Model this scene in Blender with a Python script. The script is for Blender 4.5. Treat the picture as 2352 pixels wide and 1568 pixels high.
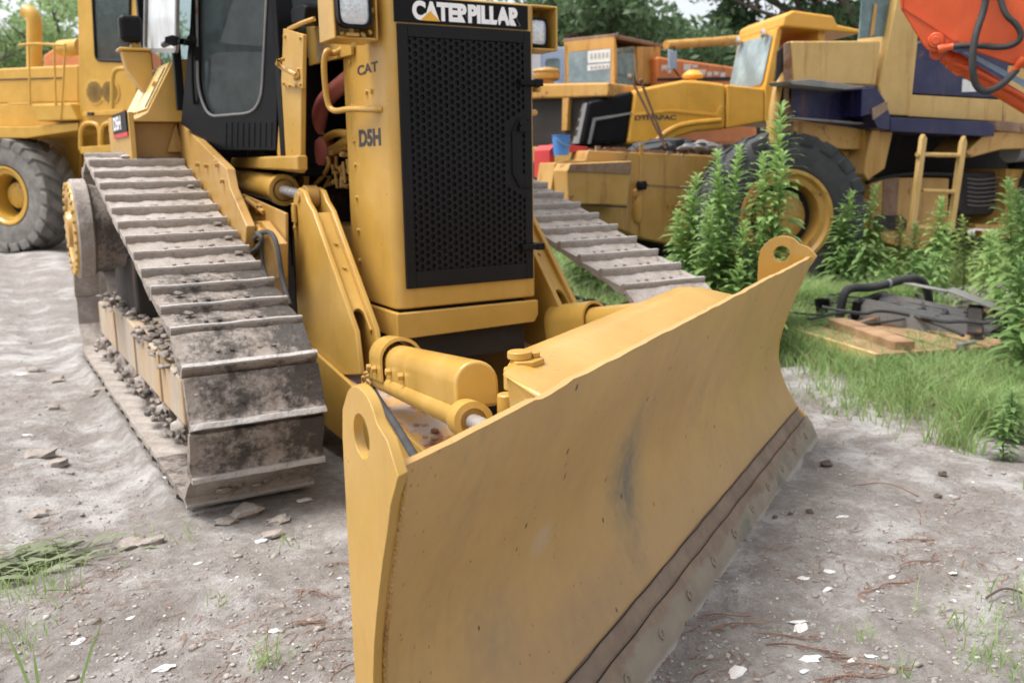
import bpy, bmesh, math, random
import numpy as np
from mathutils import Vector, Matrix, noise
from mathutils.geometry import tessellate_polygon
R = math.radians
random.seed(7)
sc = bpy.context.scene
col = sc.collection
for o in list(bpy.data.objects):
    bpy.data.objects.remove(o)

# ------------------------------------------------------------------ camera
CAMP = Vector((-2.2, -4.27, 1.5))
YAW, PITCH, ROLL = 0.52065, 0.188093, 0.016375
FPX = 3759.6 * 2352 / 4096          # focal length in pixels of a 2352 x 1568 picture
_fwd = Vector((math.sin(YAW) * math.cos(PITCH), math.cos(YAW) * math.cos(PITCH), -math.sin(PITCH)))
_rt0 = Vector((math.cos(YAW), -math.sin(YAW), 0))
_dn0 = _fwd.cross(_rt0)
_rt = math.cos(ROLL) * _rt0 + math.sin(ROLL) * _dn0
_dn = -math.sin(ROLL) * _rt0 + math.cos(ROLL) * _dn0
cd = bpy.data.cameras.new("camera")
cam = bpy.data.objects.new("camera", cd)
col.objects.link(cam)
cam.matrix_world = Matrix(((_rt.x, -_dn.x, -_fwd.x, CAMP.x), (_rt.y, -_dn.y, -_fwd.y, CAMP.y),
                           (_rt.z, -_dn.z, -_fwd.z, CAMP.z), (0, 0, 0, 1)))
cd.sensor_width = 36
cd.lens = 3759.6 / 4096 * 36
cd.clip_start = 0.05
cd.clip_end = 2000
cd.dof.use_dof = True
cd.dof.focus_distance = 2.5
cd.dof.aperture_fstop = 4.2
sc.camera = cam

# ------------------------------------------------------------------ sky, sun, exposure
SUN_EL, SUN_AZ = R(66), R(-70)       # azimuth from +Y towards +X
w = bpy.data.worlds.new("World")
sc.world = w
w.use_nodes = True
nt = w.node_tree
nt.nodes.clear()
sky = nt.nodes.new('ShaderNodeTexSky')
sky.sky_type = 'NISHITA'
sky.sun_disc = False
sky.sun_elevation = SUN_EL
sky.sun_rotation = SUN_AZ
sky.air_density = 1.0
sky.dust_density = 4.0
sky.ozone_density = 1.0
hs = nt.nodes.new('ShaderNodeHueSaturation')
hs.inputs['Saturation'].default_value = 0.28
bg = nt.nodes.new('ShaderNodeBackground')
bg.inputs['Strength'].default_value = 0.13
wo = nt.nodes.new('ShaderNodeOutputWorld')
nt.links.new(sky.outputs[0], hs.inputs['Color'])
nt.links.new(hs.outputs[0], bg.inputs['Color'])
nt.links.new(bg.outputs[0], wo.inputs['Surface'])
sl = bpy.data.lights.new("sun", 'SUN')
sl.energy = 1.5
sl.angle = R(26)
sl.color = (1.0, 0.97, 0.93)
so = bpy.data.objects.new("sun", sl)
col.objects.link(so)
_sd = Vector((math.sin(SUN_AZ) * math.cos(SUN_EL), math.cos(SUN_AZ) * math.cos(SUN_EL), math.sin(SUN_EL)))
so.rotation_euler = _sd.to_track_quat('Z', 'Y').to_euler()
so.location = (0, 0, 20)
sc.view_settings.view_transform = 'Standard'
sc.view_settings.look = 'None'
sc.view_settings.exposure = 1.17
sc.view_settings.gamma = 1.0
sc.render.resolution_x = 1024
sc.render.resolution_y = 682

# ------------------------------------------------------------------ survey helpers: where a sight line meets a plane of the place
def ray(px, py):
    return _rt * ((px - 1176) / FPX) + _dn * ((py - 784.14) / FPX) + _fwd
def U(px, py, x=None, y=None, z=None):
    d = ray(px, py)
    if x is not None: t = (x - CAMP.x) / d.x
    elif y is not None: t = (y - CAMP.y) / d.y
    else: t = (z - CAMP.z) / d.z
    return CAMP + d * t
def UP(px, py, P0, n):
    d = ray(px, py); n = Vector(n)
    return CAMP + d * ((Vector(P0) - CAMP).dot(n) / d.dot(n))
def UD(px, py, t):
    return CAMP + ray(px, py) * t

# ------------------------------------------------------------------ materials
MATS = {}
class G:
    def __init__(s, name):
        m = bpy.data.materials.new(name); m.use_nodes = True
        s.m = m; s.nt = m.node_tree; s.nt.nodes.clear()
        s.out = s.n('ShaderNodeOutputMaterial')
        s.tc = s.n('ShaderNodeTexCoord')
        MATS[name] = m
    def n(s, t, **kw):
        nd = s.nt.nodes.new(t)
        for k, v in kw.items(): setattr(nd, k, v)
        return nd
    def l(s, a, b): s.nt.links.new(a, b)
    def coord(s, scale=(1, 1, 1), rot=(0, 0, 0), loc=(0, 0, 0)):
        mp = s.n('ShaderNodeMapping')
        mp.inputs['Scale'].default_value = scale; mp.inputs['Rotation'].default_value = rot; mp.inputs['Location'].default_value = loc
        s.l(s.tc.outputs['Object'], mp.inputs['Vector'])
        return mp.outputs[0]
    def noise(s, scale, detail=4, rough=0.55, vec=None, dist=0.0):
        nd = s.n('ShaderNodeTexNoise')
        nd.inputs['Scale'].default_value = scale; nd.inputs['Detail'].default_value = detail
        nd.inputs['Roughness'].default_value = rough; nd.inputs['Distortion'].default_value = dist
        s.l(vec if vec is not None else s.tc.outputs['Object'], nd.inputs['Vector'])
        return nd.outputs['Fac']
    def voro(s, scale, vec=None, feat='F1', out='Distance'):
        nd = s.n('ShaderNodeTexVoronoi', feature=feat)
        nd.inputs['Scale'].default_value = scale
        s.l(vec if vec is not None else s.tc.outputs['Object'], nd.inputs['Vector'])
        return nd.outputs[out]
    def ramp(s, fac, stops):
        nd = s.n('ShaderNodeValToRGB')
        e = nd.color_ramp.elements
        while len(e) < len(stops): e.new(0.5)
        for i, (p, c) in enumerate(stops):
            e[i].position = p
            e[i].color = c if isinstance(c, tuple) and len(c) == 4 else ((*c, 1) if isinstance(c, tuple) else (c, c, c, 1))
        s.l(fac, nd.inputs['Fac'])
        return nd.outputs['Color']
    def rng(s, fac, a, b, c=0.0, d=1.0):
        nd = s.n('ShaderNodeMapRange'); nd.clamp = True
        for i, v in zip((1, 2, 3, 4), (a, b, c, d)): nd.inputs[i].default_value = v
        s.l(fac, nd.inputs[0])
        return nd.outputs[0]
    def math(s, op, a, b=None):
        nd = s.n('ShaderNodeMath', operation=op)
        for i, v in enumerate((a, b)):
            if v is None: continue
            if isinstance(v, (int, float)): nd.inputs[i].default_value = v
            else: s.l(v, nd.inputs[i])
        return nd.outputs[0]
    def mix(s, fac, a, b):
        nd = s.n('ShaderNodeMix', data_type='RGBA')
        for sk, v in ((nd.inputs[0], fac), (nd.inputs[6], a), (nd.inputs[7], b)):
            if isinstance(v, (int, float)): sk.default_value = v
            elif isinstance(v, tuple): sk.default_value = (*v, 1) if len(v) == 3 else v
            else: s.l(v, sk)
        return nd.outputs[2]
    def sep(s):
        nd = s.n('ShaderNodeSeparateXYZ'); s.l(s.tc.outputs['Object'], nd.inputs[0]); return nd.outputs
    def bsdf(s, colr, rough=0.5, metal=0.0, bump=None, bstr=0.3, bdist=0.01, spec=None, coat=0.0):
        b = s.n('ShaderNodeBsdfPrincipled')
        if isinstance(colr, tuple): b.inputs['Base Color'].default_value = (*colr, 1)
        else: s.l(colr, b.inputs['Base Color'])
        if isinstance(rough, (int, float)): b.inputs['Roughness'].default_value = rough
        else: s.l(rough, b.inputs['Roughness'])
        if isinstance(metal, (int, float)): b.inputs['Metallic'].default_value = metal
        else: s.l(metal, b.inputs['Metallic'])
        if spec is not None: b.inputs['Specular IOR Level'].default_value = spec
        if coat: b.inputs['Coat Weight'].default_value = coat
        if bump is not None:
            bp = s.n('ShaderNodeBump'); bp.inputs['Strength'].default_value = bstr; bp.inputs['Distance'].default_value = bdist
            s.l(bump, bp.inputs['Height']); s.l(bp.outputs[0], b.inputs['Normal'])
        s.l(b.outputs[0], s.out.inputs['Surface'])
        return b

def paint(name, base, dust=0.25, rust=0.0, rough=0.42, spec=None, dustc=(0.34, 0.27, 0.19), rustc=(0.10, 0.035, 0.012), wave=0.004):
    g = G(name)
    n1 = g.noise(2.3, 5, 0.6); n2 = g.noise(23, 4, 0.6)
    dk = tuple(c * 0.84 for c in base); lt = tuple(min(1, c * 1.07) for c in base)
    c = g.mix(g.rng(n1, 0.35, 0.65), dk, lt)
    d = g.math('MULTIPLY', g.rng(g.math('ADD', g.math('MULTIPLY', n1, 0.6), g.math('MULTIPLY', n2, 0.4)), 0.47, 0.68), dust)
    c = g.mix(d, c, dustc)
    # run-off streaks and small grime specks
    st = g.noise(1.0, 5, 0.7, g.coord((9, 9, 0.7)))
    c = g.mix(g.math('MULTIPLY', g.rng(st, 0.56, 0.75), 0.22 + 0.3 * rust), c, tuple(x * 0.45 for x in base))
    sp = g.rng(g.voro(34), 0.10, 0.05)
    c = g.mix(g.math('MULTIPLY', g.math('MULTIPLY', sp, g.rng(g.noise(6, 2), 0.52, 0.6)), 0.55), c, (0.09, 0.05, 0.025))
    if rust > 0:
        nr = g.noise(3.1, 8, 0.72, dist=0.6)
        rf = g.rng(nr, 0.66 - 0.16 * rust, 0.72 - 0.13 * rust)
        ns = g.noise(1.0, 6, 0.7, g.coord((5, 5, 0.5), loc=(3, 1, 0)))
        rs = g.math('MULTIPLY', g.rng(ns, 0.6 - 0.1 * rust, 0.72), 0.75)
        rc = g.mix(g.noise(14, 4), rustc, tuple(x * 2.6 for x in rustc))
        c = g.mix(g.math('MAXIMUM', rf, rs), c, rc)
    ro = g.math('ADD', g.math('MULTIPLY', n2, 0.25), rough - 0.1)
    bh = g.math('ADD', g.math('MULTIPLY', g.noise(4, 2), 1.0), g.math('MULTIPLY', g.noise(180, 2), 0.03))
    g.bsdf(c, ro, 0, bh, 0.35, wave * 2, spec=spec)
    return g.m

YEL = paint('yellow_paint', (0.50, 0.290, 0.058), 0.20, 0.0, 0.30)
YEL_D = paint('yellow_paint_worn', (0.43, 0.245, 0.058), 0.42, 0.12)
YEL_L = paint('loader_yellow_paint', (0.56, 0.315, 0.038), 0.16, 0.0, .36)
YEL_O = paint('old_yellow_paint', (0.47, 0.26, 0.055), 0.3, 0.45, 0.5)
YEL_OL = paint('faded_yellow_paint', (0.56, 0.36, 0.11), 0.3, 0.14, 0.5)
YEL_R = paint('orange_yellow_paint', (0.66, 0.33, 0.035), 0.12, 0.0, 0.4)
ORANGE_RUST = paint('rusty_orange_paint', (0.58, 0.305, 0.065), 0.35, 0.6, 0.6)
RED_O = paint('red_orange_paint', (0.68, 0.095, 0.020), 0.08, 0.0, 0.36)
RED_F = paint('faded_red_paint', (0.42, 0.11, 0.085), 0.3, 0.1, 0.6)
RED = paint('red_paint', (0.5, 0.03, 0.03), 0.1, 0.0, 0.5)
BLUE_D = paint('navy_paint', (0.010, 0.013, 0.065), 0.10, 0.25, 0.42, spec=.35)
BLUE_P = paint('pale_blue_paint', (0.27, 0.38, 0.54), 0.3, 0.1, 0.55)
BLUE_B = paint('bucket_blue', (0.07, 0.24, 0.60), 0.05, 0, 0.4)
WHITE = paint('white_paint', (0.72, 0.72, 0.70), 0.15, 0, 0.5)
WALLP = paint('pale_wall', (0.55, 0.57, 0.60), 0.2, 0, 0.8)
BLACK = paint('black_paint', (0.005, 0.005, 0.0065), 0.04, 0, 0.42, spec=.16, dustc=(0.06, 0.055, 0.05))
BLACK_G = paint('grille_black', (0.007, 0.007, 0.0085), 0.08, 0, 0.45, spec=.2, dustc=(0.05, 0.045, 0.04))
DARK = paint('dark_grease', (0.018, 0.014, 0.012), 0.5, 0.1, 0.75, dustc=(0.06, 0.045, 0.035))
GREY = paint('grey_metal', (0.20, 0.20, 0.20), 0.4, 0.15, 0.5)
RUSTM = paint('rusty_metal', (0.22, 0.13, 0.08), 0.6, 0.7, 0.75)

def tyre_mat(name, base, dustc, amt):
    g = G(name)
    n = g.noise(5, 6, 0.65); n2 = g.noise(40, 3)
    c = g.mix(g.math('MULTIPLY', g.rng(n, 0.3, 0.7), amt), base, dustc)
    g.bsdf(c, 0.75, 0, n2, 0.3, 0.01)
    return g.m
TYRE = tyre_mat('tyre_rubber', (0.018, 0.019, 0.021), (0.075, 0.075, 0.078), 0.55)
TYRE_G = tyre_mat('dusty_tyre_rubber', (0.10, 0.093, 0.085), (0.27, 0.25, 0.225), 0.9)
RUBBER = tyre_mat('hose_rubber', (0.02, 0.02, 0.022), (0.09, 0.09, 0.09), 0.4)

def mud_mat(name, dark, edge=False):
    g = G(name)
    n1 = g.noise(7, 8, 0.7); n2 = g.noise(45, 6, 0.7); n3 = g.noise(4.6, 9, 0.74, g.coord(loc=(4, 2, 9)))
    c = g.mix(g.rng(n1, 0.35, 0.65), (0.30, 0.25, 0.21), (0.47, 0.425, 0.385))
    c = g.mix(g.math('MULTIPLY', g.rng(n2, 0.45, 0.65), 0.4), c, (0.22, 0.18, 0.15))
    dk = g.rng(g.math('ADD', g.math('MULTIPLY', n3, .8), g.math('MULTIPLY', n2, .2)), 0.58 - 0.15 * dark, 0.68 - 0.15 * dark)
    c = g.mix(0.45 * dark, c, (0.19, 0.15, 0.12))
    dk = g.math('MULTIPLY', dk, min(1.0, 0.25 + 0.75 * dark))
    c = g.mix(dk, c, g.mix(n2, (0.022, 0.019, 0.017), (0.085, 0.068, 0.055)))
    ro = g.rng(dk, 0, 1, 0.9, 0.62)
    if edge:
        ed = g.math('MULTIPLY', g.rng(g.sep()[2], 0.044, 0.052), g.rng(n2, 0.30, 0.50))
        c = g.mix(g.math('MULTIPLY', ed, .8), c, (0.50, 0.475, 0.455)); ro = g.math('SUBTRACT', ro, g.math('MULTIPLY', ed, .4))
    g.bsdf(c, ro, 0, g.math('ADD', n1, g.math('MULTIPLY', n2, 0.5)), 0.9, 0.02)
    return g.m
MUD = mud_mat('dry_mud', 0.05, True)
MUD2 = mud_mat('patchy_mud', 0.5, True)
MUD3 = mud_mat('oily_mud', 1.0, True)
MUD4 = mud_mat('wet_mud', 0.8)
MUDM = mud_mat('caked_mud', 0.3)

def metal(name, c, rough, m=1.0):
    g = G(name)
    n = g.noise(30, 4)
    g.bsdf(g.mix(n, tuple(x * .8 for x in c), c), g.rng(n, 0.3, 0.7, rough * 0.7, rough * 1.3), m)
    return g.m
CHROME = metal('chrome', (0.80, 0.82, 0.86), 0.22, .7)
STEEL = metal('worn_steel', (0.42, 0.41, 0.40), 0.45, 0.8)
SILV = metal('lamp_reflector', (0.8, 0.8, 0.8), 0.25)

def glass_mat(name, tint, refl=0.35, alpha=0.35, rough=0.06, df=1.0):
    g = G(name)
    tr = g.n('ShaderNodeBsdfTransparent'); tr.inputs[0].default_value = (*tint, 1)
    b = g.n('ShaderNodeBsdfPrincipled')
    nz = g.noise(2.5, 6, 0.7)
    b.inputs['Roughness'].default_value = rough
    b.inputs['Specular IOR Level'].default_value = 1.0
    g.l(g.mix(g.rng(nz, 0.4, 0.7), tuple(x * 0.35 * df for x in tint), tuple(x * 0.6 * df for x in tint)), b.inputs['Base Color'])
    fr = g.n('ShaderNodeLayerWeight'); fr.inputs[0].default_value = refl
    mx = g.n('ShaderNodeMixShader')
    f = g.math('ADD', g.math('MULTIPLY', fr.outputs['Fresnel'], 0.8), alpha)
    f = g.math('ADD', f, g.math('MULTIPLY', g.rng(nz, 0.45, 0.7), 0.12 * df))
    g.l(g.math('MINIMUM', f, 1.0), mx.inputs[0])
    g.l(tr.outputs[0], mx.inputs[1]); g.l(b.outputs[0], mx.inputs[2])
    g.l(mx.outputs[0], g.out.inputs['Surface'])
    return g.m
GLASS = glass_mat('window_glass', (0.80, 0.88, 0.88), 0.42, 0.13, .05, .35)
GLASS_W = glass_mat('sky_reflection_glass', (0.95, 0.98, 0.98), 0.3, 0.75, 0.3, 1.4)  # white diffuse tint paints the bright sky reflection into the pane
GLASS_T = glass_mat('teal_glass', (0.42, 0.62, 0.62), 0.4, 0.45)
GLASS_P = glass_mat('milky_sky_glass', (0.62, 0.80, 0.84), 0.2, 0.72, 0.45)  # milky tint; also paints the bright reflection on the rusty cab
def lens_mat():
    g = G('lamp_lens')
    v = g.voro(60)
    b = g.bsdf(g.mix(v, (0.5, 0.53, 0.55), (0.72, 0.74, 0.75)), 0.12, 0.35, v, 0.35, 0.004)
    return g.m
LENS = lens_mat()
LID = paint('sky_glare_yellow', (0.72, 0.56, 0.26), 0.05, 0.0, 0.2)  # yellow lightened to stand in for sky glare on the tank lids

def leaf_mat(name, c1, c2, trans=0.35):
    g = G(name)
    oi = g.n('ShaderNodeObjectInfo')
    n = g.noise(1.7, 4, 0.7); n2 = g.noise(11, 3)
    c = g.mix(g.math('ADD', g.math('MULTIPLY', g.rng(n, 0.3, 0.7), 0.6), g.math('MULTIPLY', n2, 0.4)), c1, c2)
    d = g.n('ShaderNodeBsdfPrincipled'); g.l(c, d.inputs['Base Color']); d.inputs['Roughness'].default_value = 0.55
    t = g.n('ShaderNodeBsdfTranslucent'); g.l(c, t.inputs[0])
    mx = g.n('ShaderNodeMixShader'); mx.inputs[0].default_value = trans
    g.l(d.outputs[0], mx.inputs[1]); g.l(t.outputs[0], mx.inputs[2]); g.l(mx.outputs[0], g.out.inputs['Surface'])
    return g.m
LEAF_T = leaf_mat('tree_leaves', (0.055, 0.105, 0.045), (0.15, 0.235, 0.105), .45)
LEAF_T2 = leaf_mat('backlit_tree_leaves', (0.20, 0.31, 0.12), (0.40, 0.52, 0.25), .55)  # lightened greens stand in for haze and light from behind
LEAF_W = leaf_mat('weed_leaves', (0.20, 0.34, 0.09), (0.42, 0.57, 0.21), .45)
LEAF_WD = leaf_mat('dark_weed_leaves', (0.11, 0.21, 0.06), (0.25, 0.38, 0.125), .42)
GRASSM = leaf_mat('grass_blades', (0.18, 0.31, 0.085), (0.40, 0.53, 0.21), .45)
GRASSD = leaf_mat('dry_grass', (0.26, 0.25, 0.12), (0.42, 0.38, 0.22))
CUTW = leaf_mat('wilted_leaves', (0.14, 0.17, 0.08), (0.30, 0.33, 0.20))
def simple(name, c1, c2, scale, rough, bump=0.4):
    g = G(name)
    n = g.noise(scale, 6, 0.65)
    g.bsdf(g.mix(g.rng(n, 0.3, 0.7), c1, c2), rough, 0, n, bump, 0.01)
    return g.m
BARK = simple('bark', (0.06, 0.045, 0.035), (0.16, 0.13, 0.10), 14, 0.9)
STONE = simple('stones', (0.19, 0.165, 0.145), (0.43, 0.395, 0.37), 9, 0.9)
CHIP = simple('white_stone', (0.50, 0.48, 0.46), (0.66, 0.65, 0.63), 20, 0.8)
TWIG = simple('dead_twigs', (0.14, 0.075, 0.05), (0.28, 0.17, 0.12), 6, 0.9)
WOOD = simple('weathered_wood', (0.22, 0.12, 0.06), (0.42, 0.27, 0.15), 5, 0.85)
PINE = simple('light_wood', (0.50, 0.36, 0.13), (0.62, 0.47, 0.22), 8, 0.8)
SEAT = simple('seat_cloth', (0.08, 0.06, 0.045), (0.14, 0.11, 0.085), 12, 0.9)
CLOD = simple('dark_clod', (0.07, 0.05, 0.038), (0.13, 0.10, 0.08), 20, 0.95)
LETW = simple('white_lettering', (0.78, 0.78, 0.78), (0.84, 0.84, 0.84), 8, 0.5, 0)
LETB = simple('black_lettering', (0.02, 0.02, 0.03), (0.045, 0.045, 0.055), 8, 0.5, 0)
LETF = simple('faded_grey_lettering', (0.30, 0.30, 0.30), (0.42, 0.40, 0.34), 30, 0.6, 0)
TRI = simple('amber_sticker', (0.70, 0.36, 0.02), (0.72, 0.38, 0.03), 8, 0.45, 0)

def ground_mat():
    g = G('yard_dirt')
    big = g.noise(0.55, 7, 0.62); mid = g.noise(3.4, 8, 0.68); fin = g.noise(26, 8, 0.72); vf = g.noise(110, 5, 0.7)
    c = g.mix(g.rng(mid, 0.36, 0.64), (0.268, 0.240, 0.216), (0.425, 0.398, 0.375))
    c = g.mix(g.math('MULTIPLY', g.rng(fin, 0.44, 0.58), 0.55), c, (0.20, 0.170, 0.148))
    # pale crushed patches
    pale = g.rng(g.math('ADD', g.math('MULTIPLY', big, 0.45), g.math('MULTIPLY', mid, 0.55)), 0.50, 0.60)
    c = g.mix(g.math('MULTIPLY', pale, g.rng(vf, 0.3, 0.6, 0.35, 0.9)), c, (0.565, 0.545, 0.53))
    # rust brown litter dust
    br = g.rng(g.noise(2.1, 8, 0.75, g.coord((1, 3, 1), loc=(7, 3, 1))), 0.57, 0.66)
    c = g.mix(g.math('MULTIPLY', br, 0.45), c, (0.24, 0.16, 0.12))
    dmp = g.rng(g.noise(0.9, 6, 0.65, g.coord(loc=(5, 1, 3))), 0.52, 0.64)
    c = g.mix(g.math('MULTIPLY', dmp, 0.35), c, (0.19, 0.165, 0.145))
    # white specks, small dark grains
    sp = g.rng(g.voro(46), 0.16, 0.10)
    c = g.mix(g.math('MULTIPLY', sp, g.rng(g.noise(8, 3), 0.5, 0.58)), c, (0.66, 0.65, 0.64))
    dg = g.rng(g.voro(70), 0.18, 0.10)
    c = g.mix(g.math('MULTIPLY', dg, g.rng(g.noise(5, 3, vec=g.coord(loc=(9, 9, 9))), 0.5, 0.6)), c, (0.11, 0.085, 0.07))
    h = g.math('ADD', g.math('MULTIPLY', mid, 1.2), g.math('ADD', g.math('MULTIPLY', fin, 0.5), g.math('MULTIPLY', vf, 0.22)))
    g.bsdf(c, 0.95, 0, h, 1.0, 0.05)
    return g.m
GROUND = ground_mat()
def blade_mat():
    g = G('blade_yellow_paint')
    base = (0.51, 0.308, 0.105)
    n1 = g.noise(1.6, 6, 0.6); n2 = g.noise(20, 4, 0.6)
    c = g.mix(g.rng(n1, 0.3, 0.7), tuple(x * 0.86 for x in base), tuple(x * 1.06 for x in base))
    st = g.noise(1.0, 5, 0.65, g.coord((4.5, 4.5, 0.8)))
    c = g.mix(g.math('MULTIPLY', g.rng(st, 0.50, 0.72), 0.22), c, (0.40, 0.25, 0.11))
    st2 = g.noise(1.0, 6, 0.7, g.coord((2.6, 2.6, 0.7), loc=(5.3, 1.2, 0.4)))
    sm = g.math('MULTIPLY', g.rng(st2, 0.57, 0.70), g.rng(n2, 0.30, 0.60))
    c = g.mix(g.math('MULTIPLY', sm, 0.30), c, (0.22, 0.16, 0.11))
    # scuffs and chips at their own places: s along the blade, z up
    sx_ = g.n('ShaderNodeSeparateXYZ'); g.l(g.coord(rot=(0, 0, -R(32.5)), loc=(-1.012, 0, 0)), sx_.inputs[0])
    def spot(s0, z0, rs, rz, soft, amp):
        du = g.math('DIVIDE', g.math('SUBTRACT', sx_.outputs[0], s0), rs); dv = g.math('DIVIDE', g.math('SUBTRACT', sx_.outputs[2], z0), rz)
        d = g.math('SQRT', g.math('ADD', g.math('MULTIPLY', du, du), g.math('MULTIPLY', dv, dv)))
        if amp: d = g.math('ADD', d, g.math('MULTIPLY', g.math('SUBTRACT', st2 if amp > .5 else n1, 0.5), amp * 3))
        return g.rng(d, 1.0, 1.0 - soft)
    for s0, z0, rs, rz, k, col_ in ((-2.42, .50, .20, .34, .88, (0.12, 0.125, 0.105)), (-2.40, .42, .06, .16, .55, (0.11, 0.10, 0.095)), (-3.33, .36, .19, .22, .60, (0.22, 0.165, 0.12)), (-2.85, .22, .50, .12, .50, (0.20, 0.14, 0.10)), (-1.6, .62, .10, .3, .25, (0.26, 0.18, 0.11)), (-.55, .80, .05, .22, .35, (0.25, 0.18, 0.11)), (-3.05, .52, .07, .05, .45, (0.45, 0.40, 0.36))):
        c = g.mix(g.math('MULTIPLY', g.math('MULTIPLY', spot(s0, z0, rs, rz, .9, .55), g.rng(n2, .30, .62, .45, 1.0)), k), c, col_)
    for s0, z0, rs, rz in ((-3.03, .764, .0075, .011), (-2.99, .681, .006, .013), (-3.012, .722, .004, .005), (-2.62, .55, .006, .011), (-3.20, .55, .005, .007), (-2.2, .33, .006, .010), (-1.75, .45, .006, .013), (-3.45, .62, .004, .004), (-3.38, .42, .006, .008), (-1.3, .70, .006, .010), (-.9, .62, .005, .008), (-2.0, .78, .004, .005), (-3.6, .33, .004, .005)):
        c = g.mix(g.math('MULTIPLY', spot(s0, z0, rs, rz, .5, .12), .92), c, (0.035, 0.022, 0.016))
    sc_ = g.noise(1.0, 4, 0.8, g.coord((42, 42, 1.6), loc=(1, 2, 3)))
    c = g.mix(g.math('MULTIPLY', g.rng(sc_, 0.60, 0.70), 0.22), c, (0.56, 0.38, 0.17))
    sc2 = g.noise(1.0, 4, 0.8, g.coord((30, 30, 1.1), loc=(7, 2, 3)))
    c = g.mix(g.math('MULTIPLY', g.rng(sc2, 0.60, 0.72), 0.28), c, (0.27, 0.16, 0.07))
    mo = g.noise(7, 7, 0.7)
    c = g.mix(g.math('MULTIPLY', g.rng(mo, 0.45, 0.7), 0.30), c, (0.36, 0.21, 0.08))
    # dusty lower third
    z = g.sep()[2]
    lo = g.math('MULTIPLY', g.rng(g.math('ADD', z, g.math('MULTIPLY', n1, 0.35)), 0.62, 0.32), 0.55)
    c = g.mix(lo, c, (0.36, 0.215, 0.10))
    sp = g.math('MULTIPLY', g.rng(g.voro(11, g.coord((1, 1, 0.75))), 0.10, 0.06), g.rng(g.noise(3.3, 2, vec=g.coord(loc=(2, 8, 1))), 0.50, 0.53))
    c = g.mix(g.math('MULTIPLY', sp, 0.9), c, (0.06, 0.028, 0.014))
    sp2 = g.math('MULTIPLY', g.rng(g.voro(29), 0.13, 0.07), g.rng(g.noise(5, 2), 0.50, 0.55))
    c = g.mix(g.math('MULTIPLY', sp2, 0.6), c, (0.12, 0.055, 0.02))
    ro = g.math('ADD', g.math('MULTIPLY', n2, 0.2), 0.38)
    bh = g.math('ADD', g.math('MULTIPLY', g.noise(3.0, 3), 1.0), g.math('MULTIPLY', g.noise(160, 2), 0.025))
    g.bsdf(c, ro, 0, bh, 0.4, 0.012)
    return g.m
BLADEM = blade_mat()
def edge_mat():
    g = G('cutting_edge_metal')
    n1 = g.noise(5, 7, 0.7); n2 = g.noise(2.4, 7, 0.7, g.coord(loc=(3, 3, 3)))
    z = g.sep()[2]
    c = g.mix(g.rng(n1, 0.35, 0.65), (0.17, 0.115, 0.08), (0.27, 0.195, 0.13))
    wob = g.math('ADD', z, g.math('MULTIPLY', g.math('SUBTRACT', n2, 0.5), 0.16))
    pale = g.rng(wob, 0.088, 0.070)
    c = g.mix(g.math('MULTIPLY', pale, 0.75), c, g.mix(g.noise(9, 6), (0.17, 0.14, 0.105), (0.36, 0.31, 0.235)))
    x = g.sep()[0]
    gr_ = g.math('MULTIPLY', g.math('MULTIPLY', g.rng(x, 0.1, 0.5), g.rng(g.noise(4, 6, vec=g.coord(loc=(1, 5, 2))), 0.48, 0.56)), g.rng(wob, 0.09, 0.06))
    c = g.mix(g.math('MULTIPLY', gr_, 0.75), c, (0.10, 0.115, 0.085))
    lo = g.math('MULTIPLY', g.rng(g.math('ADD', z, g.math('MULTIPLY', n1, 0.03)), 0.03, 0.012), 0.8)
    c = g.mix(lo, c, (0.40, 0.36, 0.31))
    g.bsdf(c, 0.75, 0.0, n1, 0.7, 0.015)
    return g.m
EDGEM = edge_mat()
def frame_mat():
    g = G('muddy_yellow_side')
    n = g.noise(3, 7, 0.65); st = g.noise(1, 4, 0.6, g.coord((6, 6, 0.25)))
    f = g.math('MULTIPLY', g.rng(st, 0.46, 0.66), 0.75)
    c = g.mix(g.rng(n, .3, .7), (0.33, 0.275, 0.215), (0.44, 0.385, 0.32))
    c = g.mix(f, c, g.mix(n, (0.42, 0.24, 0.08), (0.50, 0.30, 0.12)))
    g.bsdf(c, 0.9, 0, n, 0.4, 0.01)
    return g.m
FRAMEM = frame_mat()
def rusttop_mat():
    g = G('rusty_worn_yellow')
    n = g.noise(6, 8, 0.7); n2 = g.noise(13, 5)
    c = g.mix(g.rng(n, 0.44, 0.52), (0.52, 0.30, 0.10), (0.42, 0.33, 0.27))
    c = g.mix(g.rng(n2, 0.55, 0.65), c, (0.30, 0.12, 0.05))
    g.bsdf(c, 0.8, 0, n, 0.5, 0.01)
    return g.m
RUSTTOP = rusttop_mat()

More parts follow.
